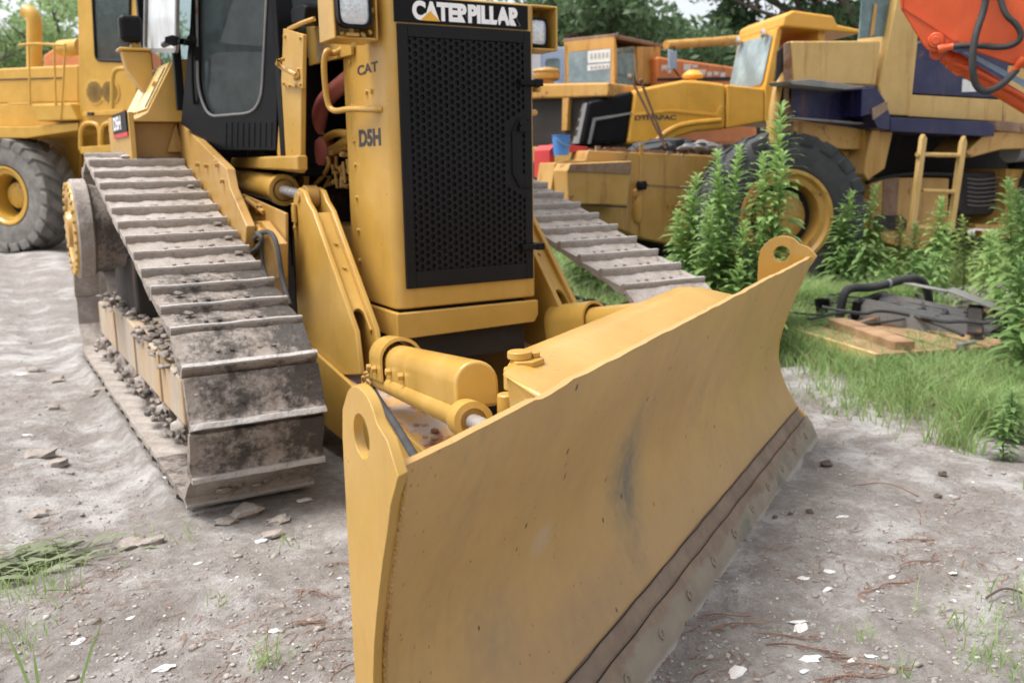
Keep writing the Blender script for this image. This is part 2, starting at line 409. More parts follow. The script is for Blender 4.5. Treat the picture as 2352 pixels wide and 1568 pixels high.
# ------------------------------------------------------------------ mesh builder
class MB:
    def __init__(s, M=None):
        s.v = []; s.f = []; s.M = M
    def add(s, vs, fs):
        o = len(s.v)
        s.v += [Vector(p) for p in vs]
        s.f += [tuple(i + o for i in f) for f in fs]
        return s
    def box(s, a, b):
        x0, x1 = sorted((a[0], b[0])); y0, y1 = sorted((a[1], b[1])); z0, z1 = sorted((a[2], b[2]))
        return s.add([(x0, y0, z0), (x1, y0, z0), (x1, y1, z0), (x0, y1, z0), (x0, y0, z1), (x1, y0, z1), (x1, y1, z1), (x0, y1, z1)],
                     [(3, 2, 1, 0), (4, 5, 6, 7), (0, 1, 5, 4), (1, 2, 6, 5), (2, 3, 7, 6), (3, 0, 4, 7)])
    def obox(s, c, ex, ey, ez, sx, sy, sz):
        c = Vector(c); ex = Vector(ex) * sx / 2; ey = Vector(ey) * sy / 2; ez = Vector(ez) * sz / 2
        P = [c - ex - ey - ez, c + ex - ey - ez, c + ex + ey - ez, c - ex + ey - ez, c - ex - ey + ez, c + ex - ey + ez, c + ex + ey + ez, c - ex + ey + ez]
        return s.add(P, [(3, 2, 1, 0), (4, 5, 6, 7), (0, 1, 5, 4), (1, 2, 6, 5), (2, 3, 7, 6), (3, 0, 4, 7)])
    def ext(s, pts, vec, holes=()):
        """solid: planar outline (with holes) pushed along vec"""
        vec = Vector(vec)
        loops = [[Vector(p) for p in pts]] + [[Vector(p) for p in h] for h in holes]
        flat = [p for lp in loops for p in lp]
        n = len(flat)
        tris = tessellate_polygon(loops) if holes else None
        o = len(s.v)
        s.v += flat + [p + vec for p in flat]
        if holes:
            for t in tris:
                s.f.append(tuple(o + i for i in t)); s.f.append(tuple(o + n + i for i in reversed(t)))
        else:
            s.f.append(tuple(o + i for i in range(n))); s.f.append(tuple(o + n + i for i in reversed(range(n))))
        b = 0
        for lp in loops:
            m = len(lp)
            for i in range(m):
                j = (i + 1) % m
                s.f.append((o + b + i, o + b + j, o + n + b + j, o + n + b + i))
            b += m
        return s
    def tube(s, path, r, n=10, closed=False):
        P = [Vector(p) for p in path]
        rs = r if isinstance(r, (list, tuple)) else [r] * len(P)
        o = len(s.v); ref = None
        for i, p in enumerate(P):
            t = (P[min(i + 1, len(P) - 1)] - P[max(i - 1, 0)]).normalized()
            if ref is None:
                ref = t.orthogonal().normalized()
            ref = (ref - t * ref.dot(t)).normalized()
            b = t.cross(ref)
            for k in range(n):
                a = 2 * math.pi * k / n
                s.v.append(p + (ref * math.cos(a) + b * math.sin(a)) * rs[i])
        for i in range(len(P) - 1):
            for k in range(n):
                k2 = (k + 1) % n
                s.f.append((o + i * n + k, o + i * n + k2, o + (i + 1) * n + k2, o + (i + 1) * n + k))
        s.f.append(tuple(o + k for k in reversed(range(n)))); s.f.append(tuple(o + (len(P) - 1) * n + k for k in range(n)))
        return s
    def cyl(s, a, b, r, r2=None, n=20):
        return s.tube([a, b], [r, r if r2 is None else r2], n)
    def lathe(s, c, axis, prof, n=40, ref=None):
        """prof: (along axis, radius) list; open ends closed by caps when radius > 0"""
        c = Vector(c); ax = Vector(axis).normalized(); u = (Vector(ref) if ref else ax.orthogonal()).normalized(); w_ = ax.cross(u)
        o = len(s.v)
        for (h, r) in prof:
            for k in range(n):
                a = 2 * math.pi * k / n
                s.v.append(c + ax * h + (u * math.cos(a) + w_ * math.sin(a)) * r)
        for i in range(len(prof) - 1):
            for k in range(n):
                k2 = (k + 1) % n
                s.f.append((o + i * n + k, o + i * n + k2, o + (i + 1) * n + k2, o + (i + 1) * n + k))
        if prof[0] != prof[-1]:
            s.f.append(tuple(o + k for k in reversed(range(n)))); s.f.append(tuple(o + (len(prof) - 1) * n + k for k in range(n)))
        else:
            pass
        return s
    def blob(s, c, r, sq=(1, 1, 1), seed=0, rough=0.35, sub=1):
        bm = bmesh.new(); bmesh.ops.create_icosphere(bm, subdivisions=sub, radius=1)
        o = len(s.v); c = Vector(c)
        for v in bm.verts:
            k = 1 + rough * noise.noise(v.co * 1.7 + Vector((seed * 3.1, seed * 1.7, seed)))
            s.v.append(c + Vector((v.co.x * sq[0], v.co.y * sq[1], v.co.z * sq[2])) * r * k)
        for f in bm.faces: s.f.append(tuple(o + v.index for v in f.verts))
        bm.free(); return s
    def bolt(s, c, axis, r=0.012, h=0.010):
        c = Vector(c); ax = Vector(axis).normalized()
        s.cyl(c - ax * 0.004, c + ax * h, r, n=6); return s
    def build(s, name, mat, parent=None, bevel=0.0, smooth=40, seg=2, off=None):
        me = bpy.data.meshes.new(name)
        vs = s.v
        if s.M is not None: vs = [s.M @ p for p in vs]
        if off is not None: vs = [p - Vector(off) for p in vs]
        me.from_pydata([tuple(p) for p in vs], [], s.f)
        bm = bmesh.new(); bm.from_mesh(me)
        bmesh.ops.recalc_face_normals(bm, faces=bm.faces); bm.to_mesh(me); bm.free()
        me.materials.append(mat)
        if smooth:
            me.polygons.foreach_set('use_smooth', [True] * len(me.polygons)); me.set_sharp_from_angle(angle=R(smooth))
        o = bpy.data.objects.new(name, me); col.objects.link(o)
        if parent is not None: o.parent = parent
        if bevel:
            md = o.modifiers.new('bevel', 'BEVEL'); md.width = bevel; md.segments = seg; md.limit_method = 'ANGLE'; md.angle_limit = R(35)
            md.harden_normals = True
        return o
def build_each(mb, name, mat, parent=None, **k):
    """every loose piece of the builder becomes an object of its own"""
    n = len(mb.v); up = list(range(n))
    def find(a):
        while up[a] != a: up[a] = up[up[a]]; a = up[a]
        return a
    for f in mb.f:
        r0 = find(f[0])
        for i in f[1:]: up[find(i)] = r0
    groups = {}
    for f in mb.f: groups.setdefault(find(f[0]), []).append(f)
    out = []
    for fs in groups.values():
        idx = sorted({i for f in fs for i in f}); mp = {a: b for b, a in enumerate(idx)}
        q = MB(mb.M); q.v = [mb.v[i] for i in idx]; q.f = [tuple(mp[i] for i in f) for f in fs]
        out.append(q.build(name, mat, parent, **k))
    return out
def tag(o, label=None, cat=None, group=None, kind=None):
    if label: o['label'] = label
    if cat: o['category'] = cat
    if group: o['group'] = group
    if kind: o['kind'] = kind
    return o
def thing(name, label, cat, loc=(0, 0, 0), rz=0, group=None):
    o = bpy.data.objects.new(name, None); col.objects.link(o)
    o.location = loc; o.rotation_euler = (0, 0, rz); o.empty_display_size = 0.2
    return tag(o, label, cat, group)
def copy_tree(o, parent=None):
    c = o.copy(); col.objects.link(c)
    if parent: c.parent = parent
    for ch in o.children: copy_tree(ch, c)
    return c
def arc(c, r, a0, a1, n, e1, e2):
    c = Vector(c); e1 = Vector(e1); e2 = Vector(e2)
    return [c + (e1 * math.cos(R(a0 + (a1 - a0) * i / n)) + e2 * math.sin(R(a0 + (a1 - a0) * i / n))) * r for i in range(n + 1)]
def smooth_path(P, it=2):
    P = [Vector(p) for p in P]
    for _ in range(it):
        Q = [P[0]]
        for a, b in zip(P[:-1], P[1:]): Q += [a * 0.75 + b * 0.25, a * 0.25 + b * 0.75]
        P = Q + [P[-1]]
    return P
_fnt = {}
def lettering(text, name, mat, parent, o, ex, ey, width, height, bold=0.03, thick=0.002, off=None, gap=1.0):
    """text as a thin raised solid: o = lower left corner"""
    cu = bpy.data.curves.new('t', 'FONT'); cu.body = text; cu.offset = bold; cu.extrude = 0.5; cu.size = 1; cu.space_character = gap
    ob = bpy.data.objects.new('t', cu); col.objects.link(ob)
    dg = bpy.context.evaluated_depsgraph_get(); dg.update()
    me = bpy.data.meshes.new_from_object(ob.evaluated_get(dg))
    bpy.data.objects.remove(ob); bpy.data.curves.remove(cu)
    xs = [v.co.x for v in me.vertices]; ys = [v.co.y for v in me.vertices]
    x0, x1, y0, y1 = min(xs), max(xs), min(ys), max(ys)
    o = Vector(o); ex = Vector(ex).normalized(); ey = Vector(ey).normalized(); nz = ex.cross(ey)
    for v in me.vertices:
        p = o + ex * ((v.co.x - x0) / (x1 - x0) * width) + ey * ((v.co.y - y0) / (y1 - y0) * height) + nz * (v.co.z * thick)
        if off is not None: p = p - Vector(off)
        v.co = p
    me.materials.clear(); me.materials.append(mat); me.name = name
    b = bpy.data.objects.new(name, me); col.objects.link(b); b.parent = parent
    return b

# ================================================================== GROUND
_rng = np.random.RandomState(3)
_tab = _rng.rand(64, 64)
def vnoise(x, y):
    xi = np.floor(x).astype(int); yi = np.floor(y).astype(int)
    fx = x - xi; fy = y - yi
    fx = fx * fx * (3 - 2 * fx); fy = fy * fy * (3 - 2 * fy)
    a = _tab[xi % 64, yi % 64]; b = _tab[(xi + 1) % 64, yi % 64]; c = _tab[xi % 64, (yi + 1) % 64]; d = _tab[(xi + 1) % 64, (yi + 1) % 64]
    return (a * (1 - fx) + b * fx) * (1 - fy) + (c * (1 - fx) + d * fx) * fy
def sstep(a, b, x):
    t = np.clip((x - a) / (b - a), 0, 1); return t * t * (3 - 2 * t)
def gz(x, y):
    x = np.asarray(x, float); y = np.asarray(y, float)
    h = (vnoise(x * .7 + 5, y * .7 + 9) - .5) * .05 + (vnoise(x * 2.3 + 1, y * 2.3) - .5) * .030
    nr = sstep(4.4, 3.2, y) * sstep(-4.0, -3.2, x) * sstep(5.6, 4.4, x)
    h += nr * (vnoise(x * 6.5, y * 6.5 + 3) - .5) * .020 + nr * (vnoise(x * 17, y * 17) - .5) * .012 + nr * (vnoise(x * 37 + 5, y * 29) - .5) * .008
    h += nr * np.maximum(vnoise(x * 4.1 + 7, y * 4.1 + 2) - .72, 0) * .10
    # flatter where the tracks and the blade stand
    flat = 1 - np.maximum(sstep(.25, .0, np.abs(np.abs(x) - 1.2) - .3) * sstep(-.75, -.35, y) * sstep(4.6, 4.2, y), 0)
    h = h * (0.25 + 0.75 * flat) - 0.012
    h += .04 * np.exp(-((np.abs(x) - 1.525) / .035) ** 2) * sstep(-.1, .2, y) * sstep(4.3, 4.0, y)
    # rut left beside the track
    h -= .03 * np.exp(-((x + 1.75) / .16) ** 2) * sstep(-1, 1, y)
    # the yard climbs gently to the back left
    h += .40 * sstep(4.2, 11.2, y) * sstep(4.5, 1.0, x)
    return h
def gzf(x, y): return float(gz(x, y))
def axis(lo, hi, step, far):
    a = list(np.arange(lo, hi + 1e-6, step)); s = step
    p = []
    v = lo
    while v > -far:
        s *= 1.22; v -= s; p.append(v)
    q = []; v = hi; s = step
    while v < far:
        s *= 1.22; v += s; q.append(v)
    return np.array(p[::-1] + a + q)
gx = axis(-3.6, 4.6, .022, 250); gy = axis(-4.2, 4.0, .022, 250)
XX, YY = np.meshgrid(gx, gy)
ZZ = gz(XX, YY)
nx, ny = len(gx), len(gy)
me = bpy.data.meshes.new('ground')
verts = np.stack([XX.ravel(), YY.ravel(), ZZ.ravel()], 1)
ii = np.arange((ny - 1) * (nx - 1)); r_ = ii // (nx - 1); c_ = ii % (nx - 1); q0 = r_ * nx + c_
quads = np.stack([q0, q0 + 1, q0 + nx + 1, q0 + nx], 1)
def fast_mesh(me, verts, quads):
    k = quads.shape[1]
    me.vertices.add(len(verts)); me.vertices.foreach_set('co', np.asarray(verts, np.float32).ravel())
    me.loops.add(quads.size); me.loops.foreach_set('vertex_index', quads.astype(np.int32).ravel())
    me.polygons.add(len(quads)); me.polygons.foreach_set('loop_start', np.arange(0, quads.size, k, dtype=np.int32))
    me.polygons.foreach_set('loop_total', np.full(len(quads), k, np.int32))
    me.update(calc_edges=True); me.validate()
fast_mesh(me, verts, quads)
me.polygons.foreach_set('use_smooth', [True] * len(me.polygons))
me.materials.append(GROUND)
gr = bpy.data.objects.new('ground', me); col.objects.link(gr); tag(gr, kind='structure')

# ================================================================== BULLDOZER
DZ = thing('bulldozer', 'repainted yellow crawler dozer with black honeycomb radiator grille and wide angled blade', 'bulldozer')
def P(mb, name, mat, parent=DZ, **k): return mb.build(name, mat, parent, **k)

# --- radiator guard: rounded front corners
GX, GZ0, GZ1 = .405, .79, 2.285
pts = [(-GX, .50, GZ0)] + [(-GX + .055 - .055 * math.cos(R(a)), .055 - .055 * math.sin(R(a)), GZ0) for a in range(0, 91, 15)] + \
      [(GX - .03 + .03 * math.sin(R(a)), .03 - .03 * math.cos(R(a)), GZ0) for a in range(0, 91, 15)] + [(GX, .50, GZ0)]
guard = P(MB().ext(pts, (0, 0, GZ1 - GZ0)), 'radiator_guard', YEL, bevel=.012)
mb = MB()
for y, z in ((.475, 2.02), (.475, 1.80), (.475, 1.62), (.475, 1.5), (.475, 1.33), (.475, 1.16), (.475, 1.0), (.475, .9)):
    mb.bolt((-GX - .002, y, z), (-1, 0, 0), .011)
for y in (.20, .27): mb.bolt((-GX - .002, y, 1.855), (-1, 0, 0), .013)
build_each(mb, 'bolt', YEL, guard)
P(MB().box((-GX + .004, .50, .80), (-GX + .03, .60, 2.06)), 'guard_flange', YEL, bevel=.004)
# honeycomb grille plate with open holes
def honeycomb(x0, x1, z0, z1, y, pitch, rr, skip):
    mb = MB(); dx = pitch * .866; n = 0
    cols = int((x1 - x0) / dx); rows = int((z1 - z0) / pitch)
    ox = x0 + ((x1 - x0) - (cols - 1) * dx) / 2; oz = z0 + ((z1 - z0) - (rows - .5) * pitch) / 2 + .01
    hexr = pitch / 1.732; seg = 12
    for i in range(cols):
        for j in range(rows):
            cx = ox + i * dx; cz = oz + j * pitch + (pitch / 2 if i % 2 else 0)
            outer = []
            for k in range(seg):
                a = R(30 * k); m = hexr if k % 2 == 0 else hexr * .866
                outer.append((cx + math.cos(a) * m, y, cz + math.sin(a) * m))
            if skip(cx, cz):
                mb.add(outer, [tuple(range(seg))]); continue
            inn = [(cx + math.cos(R(30 * k)) * rr, y, cz + math.sin(R(30 * k)) * rr) for k in range(seg)]
            inb = [(p[0], y + .012, p[2]) for p in inn]
            f = []
            for k in range(seg):
                k2 = (k + 1) % seg
                f.append((k, k2, seg + k2, seg + k)); f.append((seg + k, seg + k2, 2 * seg + k2, 2 * seg + k))
            mb.add(outer + inn + inb, f)
    return mb, ox - dx * .5, oz - pitch * .5, ox + (cols - .5) * dx, oz + (rows) * pitch
g0, g1, h0, h1 = -.352, .380, .893, 2.150
def lockzone(cx, cz):
    a = .235 < cx; t = abs(cz - 1.545)
    return cx > .225 and t < .21 - max(0, (.30 - cx)) * .6 and not (cx > .305 and t < .115)
mb, a0, b0, a1, b1 = honeycomb(g0 + .028, g1 - .022, h0 + .055, h1 - .052, -.014, .0363, .0128, lockzone)
grille = P(mb, 'grille', BLACK_G, smooth=0)
mb = MB()
mb.box((g0, -.016, h0), (a0 + .012, .002, h1)); mb.box((a1 - .012, -.016, h0), (g1, .002, h1))
mb.box((a0 + .012, -.0165, h0), (a1 - .012, .0015, b0 + .014)); mb.box((a0 + .012, -.0165, b1 - .014), (a1 - .012, .0015, h1))
mb.build('grille_frame', BLACK_G, grille, bevel=.004)
mb = MB()
for z in (1.895, 1.06):
    mb.box((.300, -.045, z - .012), (.425, -.018, z + .016)); mb.box((.388, -.05, z - .016), (.432, .02, z + .02))
build_each(mb, 'latch', BLACK, grille, bevel=.005)
mb = MB().box((.405, -.02, 1.853), (.432, .02, 1.878)); mb.cyl((.415, -.02, 1.865), (.415, -.038, 1.865), .012, n=8)
mb.build('latch_pin', YEL, grille, bevel=.003)
o_ = [(.255, -.0175, 1.545 + s * .075) for s in (-1, 1)] + [(.285, -.0175, 1.545 + .15), (.345, -.0175, 1.545 + .175), (.362, -.0175, 1.70), (.362, -.0175, 1.39), (.345, -.0175, 1.545 - .175), (.285, -.0175, 1.545 - .15)]
mb = MB()
mb.tube([(.262, -.02, 1.44), (.262, -.02, 1.65), (.30, -.02, 1.715), (.362, -.02, 1.715)], .005, 6)
mb.tube([(.262, -.02, 1.44), (.30, -.02, 1.375), (.362, -.02, 1.375)], .005, 6)
mb.cyl((.318, -.015, 1.70), (.318, -.03, 1.70), .020, n=16); mb.box((.296, -.035, 1.655), (.34, -.017, 1.68))
mb.build('access_panel', BLACK_G, grille)
P(MB().box((-.345, -.0035, .90), (.372, .02, 2.14)), 'radiator_core', BLACK)
# --- maker's plate
plate = P(MB().box((-.362, -.012, 2.158), (.366, .012, 2.272)), 'name_plate', BLACK, bevel=.002)
lettering('CATERPILLAR', 'lettering', LETW, plate, (-.272, -.0135, 2.170), (1, 0, 0), (0, 0, 1), .592, .088, .055, .002, gap=1.0)
P(MB().ext([(-.232, -.0145, 2.1685), (-.128, -.0145, 2.1685), (-.181, -.0145, 2.213)], (0, -.003, 0)), 'amber_triangle', TRI, plate, smooth=0)
def side_text(t, l, r_, name):   # l, r: pixel corners (left bottom, right top)
    a = U(*l, x=-GX); b = U(*r_, x=-GX)
    return lettering(t, name, LETB, guard, (-GX - .0012, a.y, a.z), (0, -1, 0), (0, 0, 1), abs(a.y - b.y), b.z - a.z, .045 if 'D' in t else .025, .001)
side_text('CAT', (822, 175), (868, 140), 'lettering')
side_text('D5H', (826, 338), (874, 294), 'lettering')
# --- bumper plate under the guard
mb = MB().ext([(-.418, -.035, .778), (.394, -.035, .778), (.394, -.035, .70), (.372, -.035, .662), (-.418, -.035, .648)], (0, .03, 0))
mb.ext([(-.418, -.004, .778), (-.418, .5, .778), (-.418, .5, .66), (-.418, -.004, .648)], (.03, 0, 0))
mb.box((.36, 0, .67), (.39, .5, .772))
P(mb, 'bumper', YEL, bevel=.006)
P(MB().box((-.37, .06, .50), (.36, 1.4, .776)), 'belly_pan', DARK)

# --- headlights in their folded brackets
def headlight(x0, x1, z0, z1, yb, yf, lx0, lx1, lz0, lz1, ly):
    t = .012
    mb = MB()
    mb.box((x0, yf, z0), (x0 + t, yb, z1)); mb.box((x1 - t, yf, z0), (x1, yb, z1))
    mb.box((x0 + t, yf, z0), (x1 - t, yb, z0 + t)); mb.box((x0 + t, yf, z1 - t), (x1 - t, yb, z1)); mb.box((x0 + t, yb - t, z0 + t), (x1 - t, yb, z1 - t))
    h = P(mb, 'headlight_bracket', YEL, bevel=.012, seg=3)
    cx, cz = (lx0 + lx1) / 2, (lz0 + lz1) / 2; hw, hh = (lx1 - lx0) / 2, (lz1 - lz0) / 2
    def rr(k, y):
        out = []
        for i in range(32):
            a = 2 * math.pi * i / 32; c, s_ = math.cos(a), math.sin(a)
            e = .42
            out.append((cx + k * hw * math.copysign(abs(c) ** e, c), y, cz + k * hh * math.copysign(abs(s_) ** e, s_)))
        return out
    lm = MB(); rings = [rr(.86, ly + .004), rr(.86, ly - .012), rr(1, ly - .012), rr(1, ly + .03), rr(.75, ly + .09)]
    for q in rings: lm.v += [Vector(p) for p in q]
    for i in range(4):
        for k in range(32): lm.f.append((i * 32 + k, i * 32 + (k + 1) % 32, (i + 1) * 32 + (k + 1) % 32, (i + 1) * 32 + k))
    lm.f.append(tuple(range(4 * 32, 5 * 32)))
    lamp = P(lm, 'headlight', BLACK)
    gl = MB(); n = 8
    for i in range(n + 1):
        k = .86 * (1 - i / n); gl.v += [Vector((p[0], ly - .004 - .014 * (1 - (k / .86) ** 2), p[2])) for p in rr(max(k, .001), 0)]
    for i in range(n):
        for k in range(32): gl.f.append((i * 32 + k, i * 32 + (k + 1) % 32, (i + 1) * 32 + (k + 1) % 32, (i + 1) * 32 + k))
    gl.build('lens', LENS, lamp)
    b = MB().cyl((cx, ly + .05, lz0 - .02), (cx, ly + .05, lz0 + .01), .014, n=8)
    b.box((cx - .03, ly + .02, z0 + t), (cx + .03, ly + .09, lz0 - .018)); b.build('lamp_foot', YEL, lamp, bevel=.003)
headlight(-.648, -.43, 2.072, 2.42, .24, .03, -.642, -.478, 2.118, 2.32, -.005)
headlight(.408, .572, 2.066, 2.29, .20, .03, .418, .528, 2.088, 2.232, .07)
mb = MB()
for q in ((-.6, 2.085), (-.5, 2.085), (-.46, 2.10), (-.44, 2.2), (-.445, 2.26)): mb.blob((q[0], .06, q[1] + .01), .018, seed=q[0] * 9)
mb.cyl((-.55, .05, 2.06), (-.55, .05, 2.04), .012, n=8)
build_each(mb, 'clamp_bolt', YEL, DZ)
# --- grab handle on the guard's side
path = [(-.40, .42, 2.075), U(760, 128, x=-.46), U(752, 112, x=-.52), U(742, 140, x=-.54), U(750, 236, x=-.52), U(765, 258, x=-.50), U(800, 250, x=-.46), (-.44, .12, 1.762), (-.40, .09, 1.762)]
path[0] = U(795, 108, x=-.405)
P(MB().tube(smooth_path(path, 3), .0155, 12), 'grab_handle', YEL)
mb = MB().tube([(.40, .12, 1.755), (.48, .12, 1.757), (.50, .2, 1.757)], .017, 10)
P(mb, 'grab_handle', YEL)

# --- hood, engine bay and what is seen in it
P(MB().box((-.40, .502, 2.09), (.40, 1.35, 2.34)).box((.36, .502, .80), (.40, 1.35, 2.088)), 'hood', YEL, bevel=.01)
sidep = P(MB().ext([U(696, 156, x=-.43), U(806, 127, x=-.43), U(806, 62, x=-.43), U(696, 62, x=-.43)], (.02, 0, 0)), 'hood_side_panel', YEL, bevel=.004)
a = U(728, 120, x=-.43); lettering('CAT', 'lettering', LETF, sidep, (-.4315, a.y, a.z - .05), (0, -1, 0), (0, 0, 1), .11, .10, .02, .001)
P(MB().box((-.10, .52, .86), (.34, 1.34, 1.46)), 'engine_block', DARK)
P(MB().box((.0, .52, 1.46), (.34, 1.34, 2.0)), 'engine_block', DARK)
a = U(812, 172, x=-.34); b = U(748, 226, x=-.375); c = U(733, 262, x=-.385)
P(MB().tube(smooth_path([a, b, c, U(728, 330, x=-.385)], 2), .048, 16), 'intake_pipe', RED_F)
tb = U(732, 350, x=-.385)
mb = MB().lathe(tb + Vector((0, 0, 0)), (-1, -.35, 0), [(-.09, .03), (-.08, .085), (-.04, .105), (.02, .10), (.05, .07), (.055, .02)], 24)
P(mb, 'turbocharger', RED_F)
def tb_pipe(pxs, x, r, mat=YEL): P(MB().tube(smooth_path([U(p[0], p[1], x=x) for p in pxs], 3), r, 12), 'engine_pipe', mat)
tb_pipe([(803, 308), (770, 305), (748, 318), (740, 336), (742, 358)], -.36, .022)
tb_pipe([(806, 318), (785, 330), (770, 342), (752, 346)], -.34, .026)
tb_pipe([(742, 306), (733, 318), (731, 350), (735, 378), (745, 384)], -.37, .009)
tb_pipe([(752, 362), (757, 378), (745, 400), (728, 420), (714, 432)], -.38, .013)
mb = MB()
for px, py, r in ((763, 352, .022), (790, 356, .022), (772, 398, .014), (785, 392, .016), (790, 412, .020), (770, 416, .020), (795, 428, .018), (752, 405, .012)):
    mb.blob(U(px, py, x=-.36), r, (1.3, .8, .7), px * .37, .5, 2)
for px, py, qx, qy, r in ((765, 350, 800, 338, .018), (760, 380, 800, 395, .012), (772, 360, 772, 420, .011), (750, 425, 800, 410, .012), (785, 432, 786, 380, .014), (740, 440, 765, 395, .009)):
    mb.cyl(U(px, py, x=-.35), U(qx, qy, x=-.33), r, n=8)
for px, py, q in ((770, 400, 432), (788, 372, 420), (797, 366, 400), (762, 378, 398)):
    mb.cyl(U(px, py, x=-.37), U(px + 5, q, x=-.36), .009, n=8)
build_each(mb, 'engine_fitting', YEL_D, DZ)
P(MB().box((-.36, .60, .86), (-.16, 1.3, 1.16)), 'engine_mount_plate', YEL_D)

# --- fire wall post and cab foot rail
mb = MB().ext([U(648, 128, x=-.60), U(692, 140, x=-.60), U(690, 398, x=-.60), U(640, 392, x=-.60), U(636, 350, x=-.60)], (.03, 0, 0))
P(mb, 'cowl_post', YEL, bevel=.006)
cw = P(MB().ext([U(650, 66, x=-.62), U(696, 80, x=-.62), U(694, 205, x=-.62), U(646, 196, x=-.62)], (.022, 0, 0)), 'cowl_panel', YEL, bevel=.005)
mb = MB()
for px, py in ((652, 192), (665, 197), (680, 198), (690, 194), (655, 84), (690, 88), (686, 160)): mb.bolt(U(px, py, x=-.622), (-1, 0, 0), .011)
build_each(mb, 'bolt', YEL, cw)
mb = MB().tube([U(650, 137, x=-.68), U(640, 140, x=-.72), U(637, 148, x=-.70), U(650, 158, x=-.68), U(680, 172, x=-.64)], .012, 8)
mb.cyl(U(680, 172, x=-.64), U(682, 182, x=-.60), .018, n=8)
mb.build('door_catch', YEL, cw)
P(MB().tube(smooth_path([U(664, 68, x=-.60), U(690, 55, x=-.60), U(722, 44, x=-.55)], 2), .013, 8), 'engine_pipe', YEL)
P(MB().ext([U(530, 363, x=-.66), U(682, 357, x=-.66), U(683, 393, x=-.66), U(528, 385, x=-.66)], (.06, 0, 0)), 'foot_rail', YEL, bevel=.012)
P(MB().ext([U(600, 387, x=-.46), U(700, 392, x=-.46), U(697, 470, x=-.46), U(590, 470, x=-.46)], (.03, 0, 0)), 'side_plate', YEL_D, bevel=.004)
P(MB().box((-.50, 1.36, .6), (.50, 3.4, 1.47)).box((-.28, .5, .5), (.30, 1.36, .86)), 'main_frame', DARK)
P(MB().box((-.50, 1.34, .9), (.40, 1.40, 2.3)), 'fire_wall', DARK)
P(MB().ext([U(666, 20, x=-.56), U(694, 8, x=-.56), U(702, 14, x=-.56), U(698, 52, x=-.56), U(668, 58, x=-.56)], (.25, 0, 0)), 'air_cleaner', BLACK, bevel=.015)

# --- cab: black, the doors angled
DP, DN = (-.6, 1.19, 1.6), (-.936, -.352, 0)
def DU(px, py, off=0): return UP(px, py, Vector(DP) + Vector(DN) * off, DN)
inw = Vector(DN).normalized() * -.045
outline = [DU(633, 346), DU(505, 346), DU(415, 286), DU(436, 60), DU(446, -190), DU(656, -190), DU(643, 20)]
def rounded(pts, r, n=5):
    out = []
    m = len(pts)
    for i in range(m):
        p, a, b = pts[i], pts[i - 1], pts[(i + 1) % m]
        da = (a - p); db = (b - p); k = min(r, da.length * .45, db.length * .45)
        p0 = p + da.normalized() * k; p1 = p + db.normalized() * k
        for j in range(n + 1):
            t = j / n; out.append(p0 * (1 - t) ** 2 + p * 2 * t * (1 - t) + p1 * t * t)
    return out
win = rounded([DU(600, 258), DU(478, 268), DU(455, 205), DU(452, -40), DU(455, -150), DU(622, -150), DU(611, 30)], .16)
door = P(MB().ext(outline, inw, [win]), 'cab_door', BLACK, bevel=.005)
nrm = Vector(DN).normalized()
gl = MB().ext([p - nrm * .02 for p in win], -nrm * .006); gl.build('window', GLASS, door, smooth=0)
sm = MB().tube([p + nrm * .002 for p in win] + [win[0] + nrm * .002], .008, 6); sm.build('window_seal', GREY, door)
mb = MB()
for k in range(9):
    px = 520 + k * 13
    mb.cyl(DU(px, 282, .001), DU(px - 1, 338, .001), .0035, n=6)
build_each(mb, 'door_rib', BLACK, door)
mb = MB().tube(smooth_path([DU(444, 60, .01), DU(441, 110, .04), DU(442, 190, .04), DU(446, 240, .01)], 2), .010, 8)
mb.cyl(DU(440, 92, .0), DU(440, 92, .05), .03, n=10); mb.box(DU(452, 128, .002) - Vector((.02, .02, .03)), DU(452, 128, .002) + Vector((.02, .02, .05)))
mb.build('door_handle', BLACK, door)
mb = MB().tube([DU(440, 100, .03), U(418, 96, x=-1.03), U(392, 96, x=-1.05), U(376, 104, x=-1.05)], .018, 8)
mb.blob(U(398, 94, x=-1.06), .045, (1.3, .8, .7), 3)
P(mb, 'door_stop', BLACK)
# cab shell
CZ = 3.25
mb = MB()
def post(x, y, t=.045, zb=1.5): mb.box((x - t, y - t, zb), (x + t, y + t, CZ))
post(-.56, 1.10); post(.56, 1.10); post(.93, 3.15); post(-.955, 3.12, .035); post(-.935, 2.15, .025, 1.86); post(.90, 2.13, .03)
mb.box((-.9, 2.0, 1.44), (.9, 3.2, 1.5)); mb.box((-.55, 1.05, 1.44), (.55, 2.0, 1.499))
mb.box((-1.0, 1.0, CZ), (1.0, 3.3, CZ + .12)); mb.box((-.56, 1.07, 1.5), (.56, 1.12, 2.1)); mb.box((-.9, 3.1, 1.5), (.9, 3.15, 2.2))
mb.box((.95, 2.16, 1.5), (.985, 3.15, 2.3))
cab = P(mb, 'cab', BLACK, bevel=.006)
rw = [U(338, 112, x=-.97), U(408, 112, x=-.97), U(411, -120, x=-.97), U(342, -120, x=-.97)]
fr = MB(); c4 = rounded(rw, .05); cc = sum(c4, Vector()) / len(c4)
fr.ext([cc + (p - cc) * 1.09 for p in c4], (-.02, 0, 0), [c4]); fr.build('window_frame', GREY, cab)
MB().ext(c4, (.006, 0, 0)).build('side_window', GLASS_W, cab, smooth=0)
MB().box((-.5, 1.085, 2.1), (.5, 1.09, 3.2)).build('front_window', GLASS, cab, smooth=0)
MB().box((-.86, 3.12, 2.2), (.86, 3.125, 3.2)).build('rear_window', GLASS, cab, smooth=0)
MB().box((.965, 2.2, 2.3), (.97, 3.1, 3.2)).build('side_window', GLASS, cab, smooth=0)
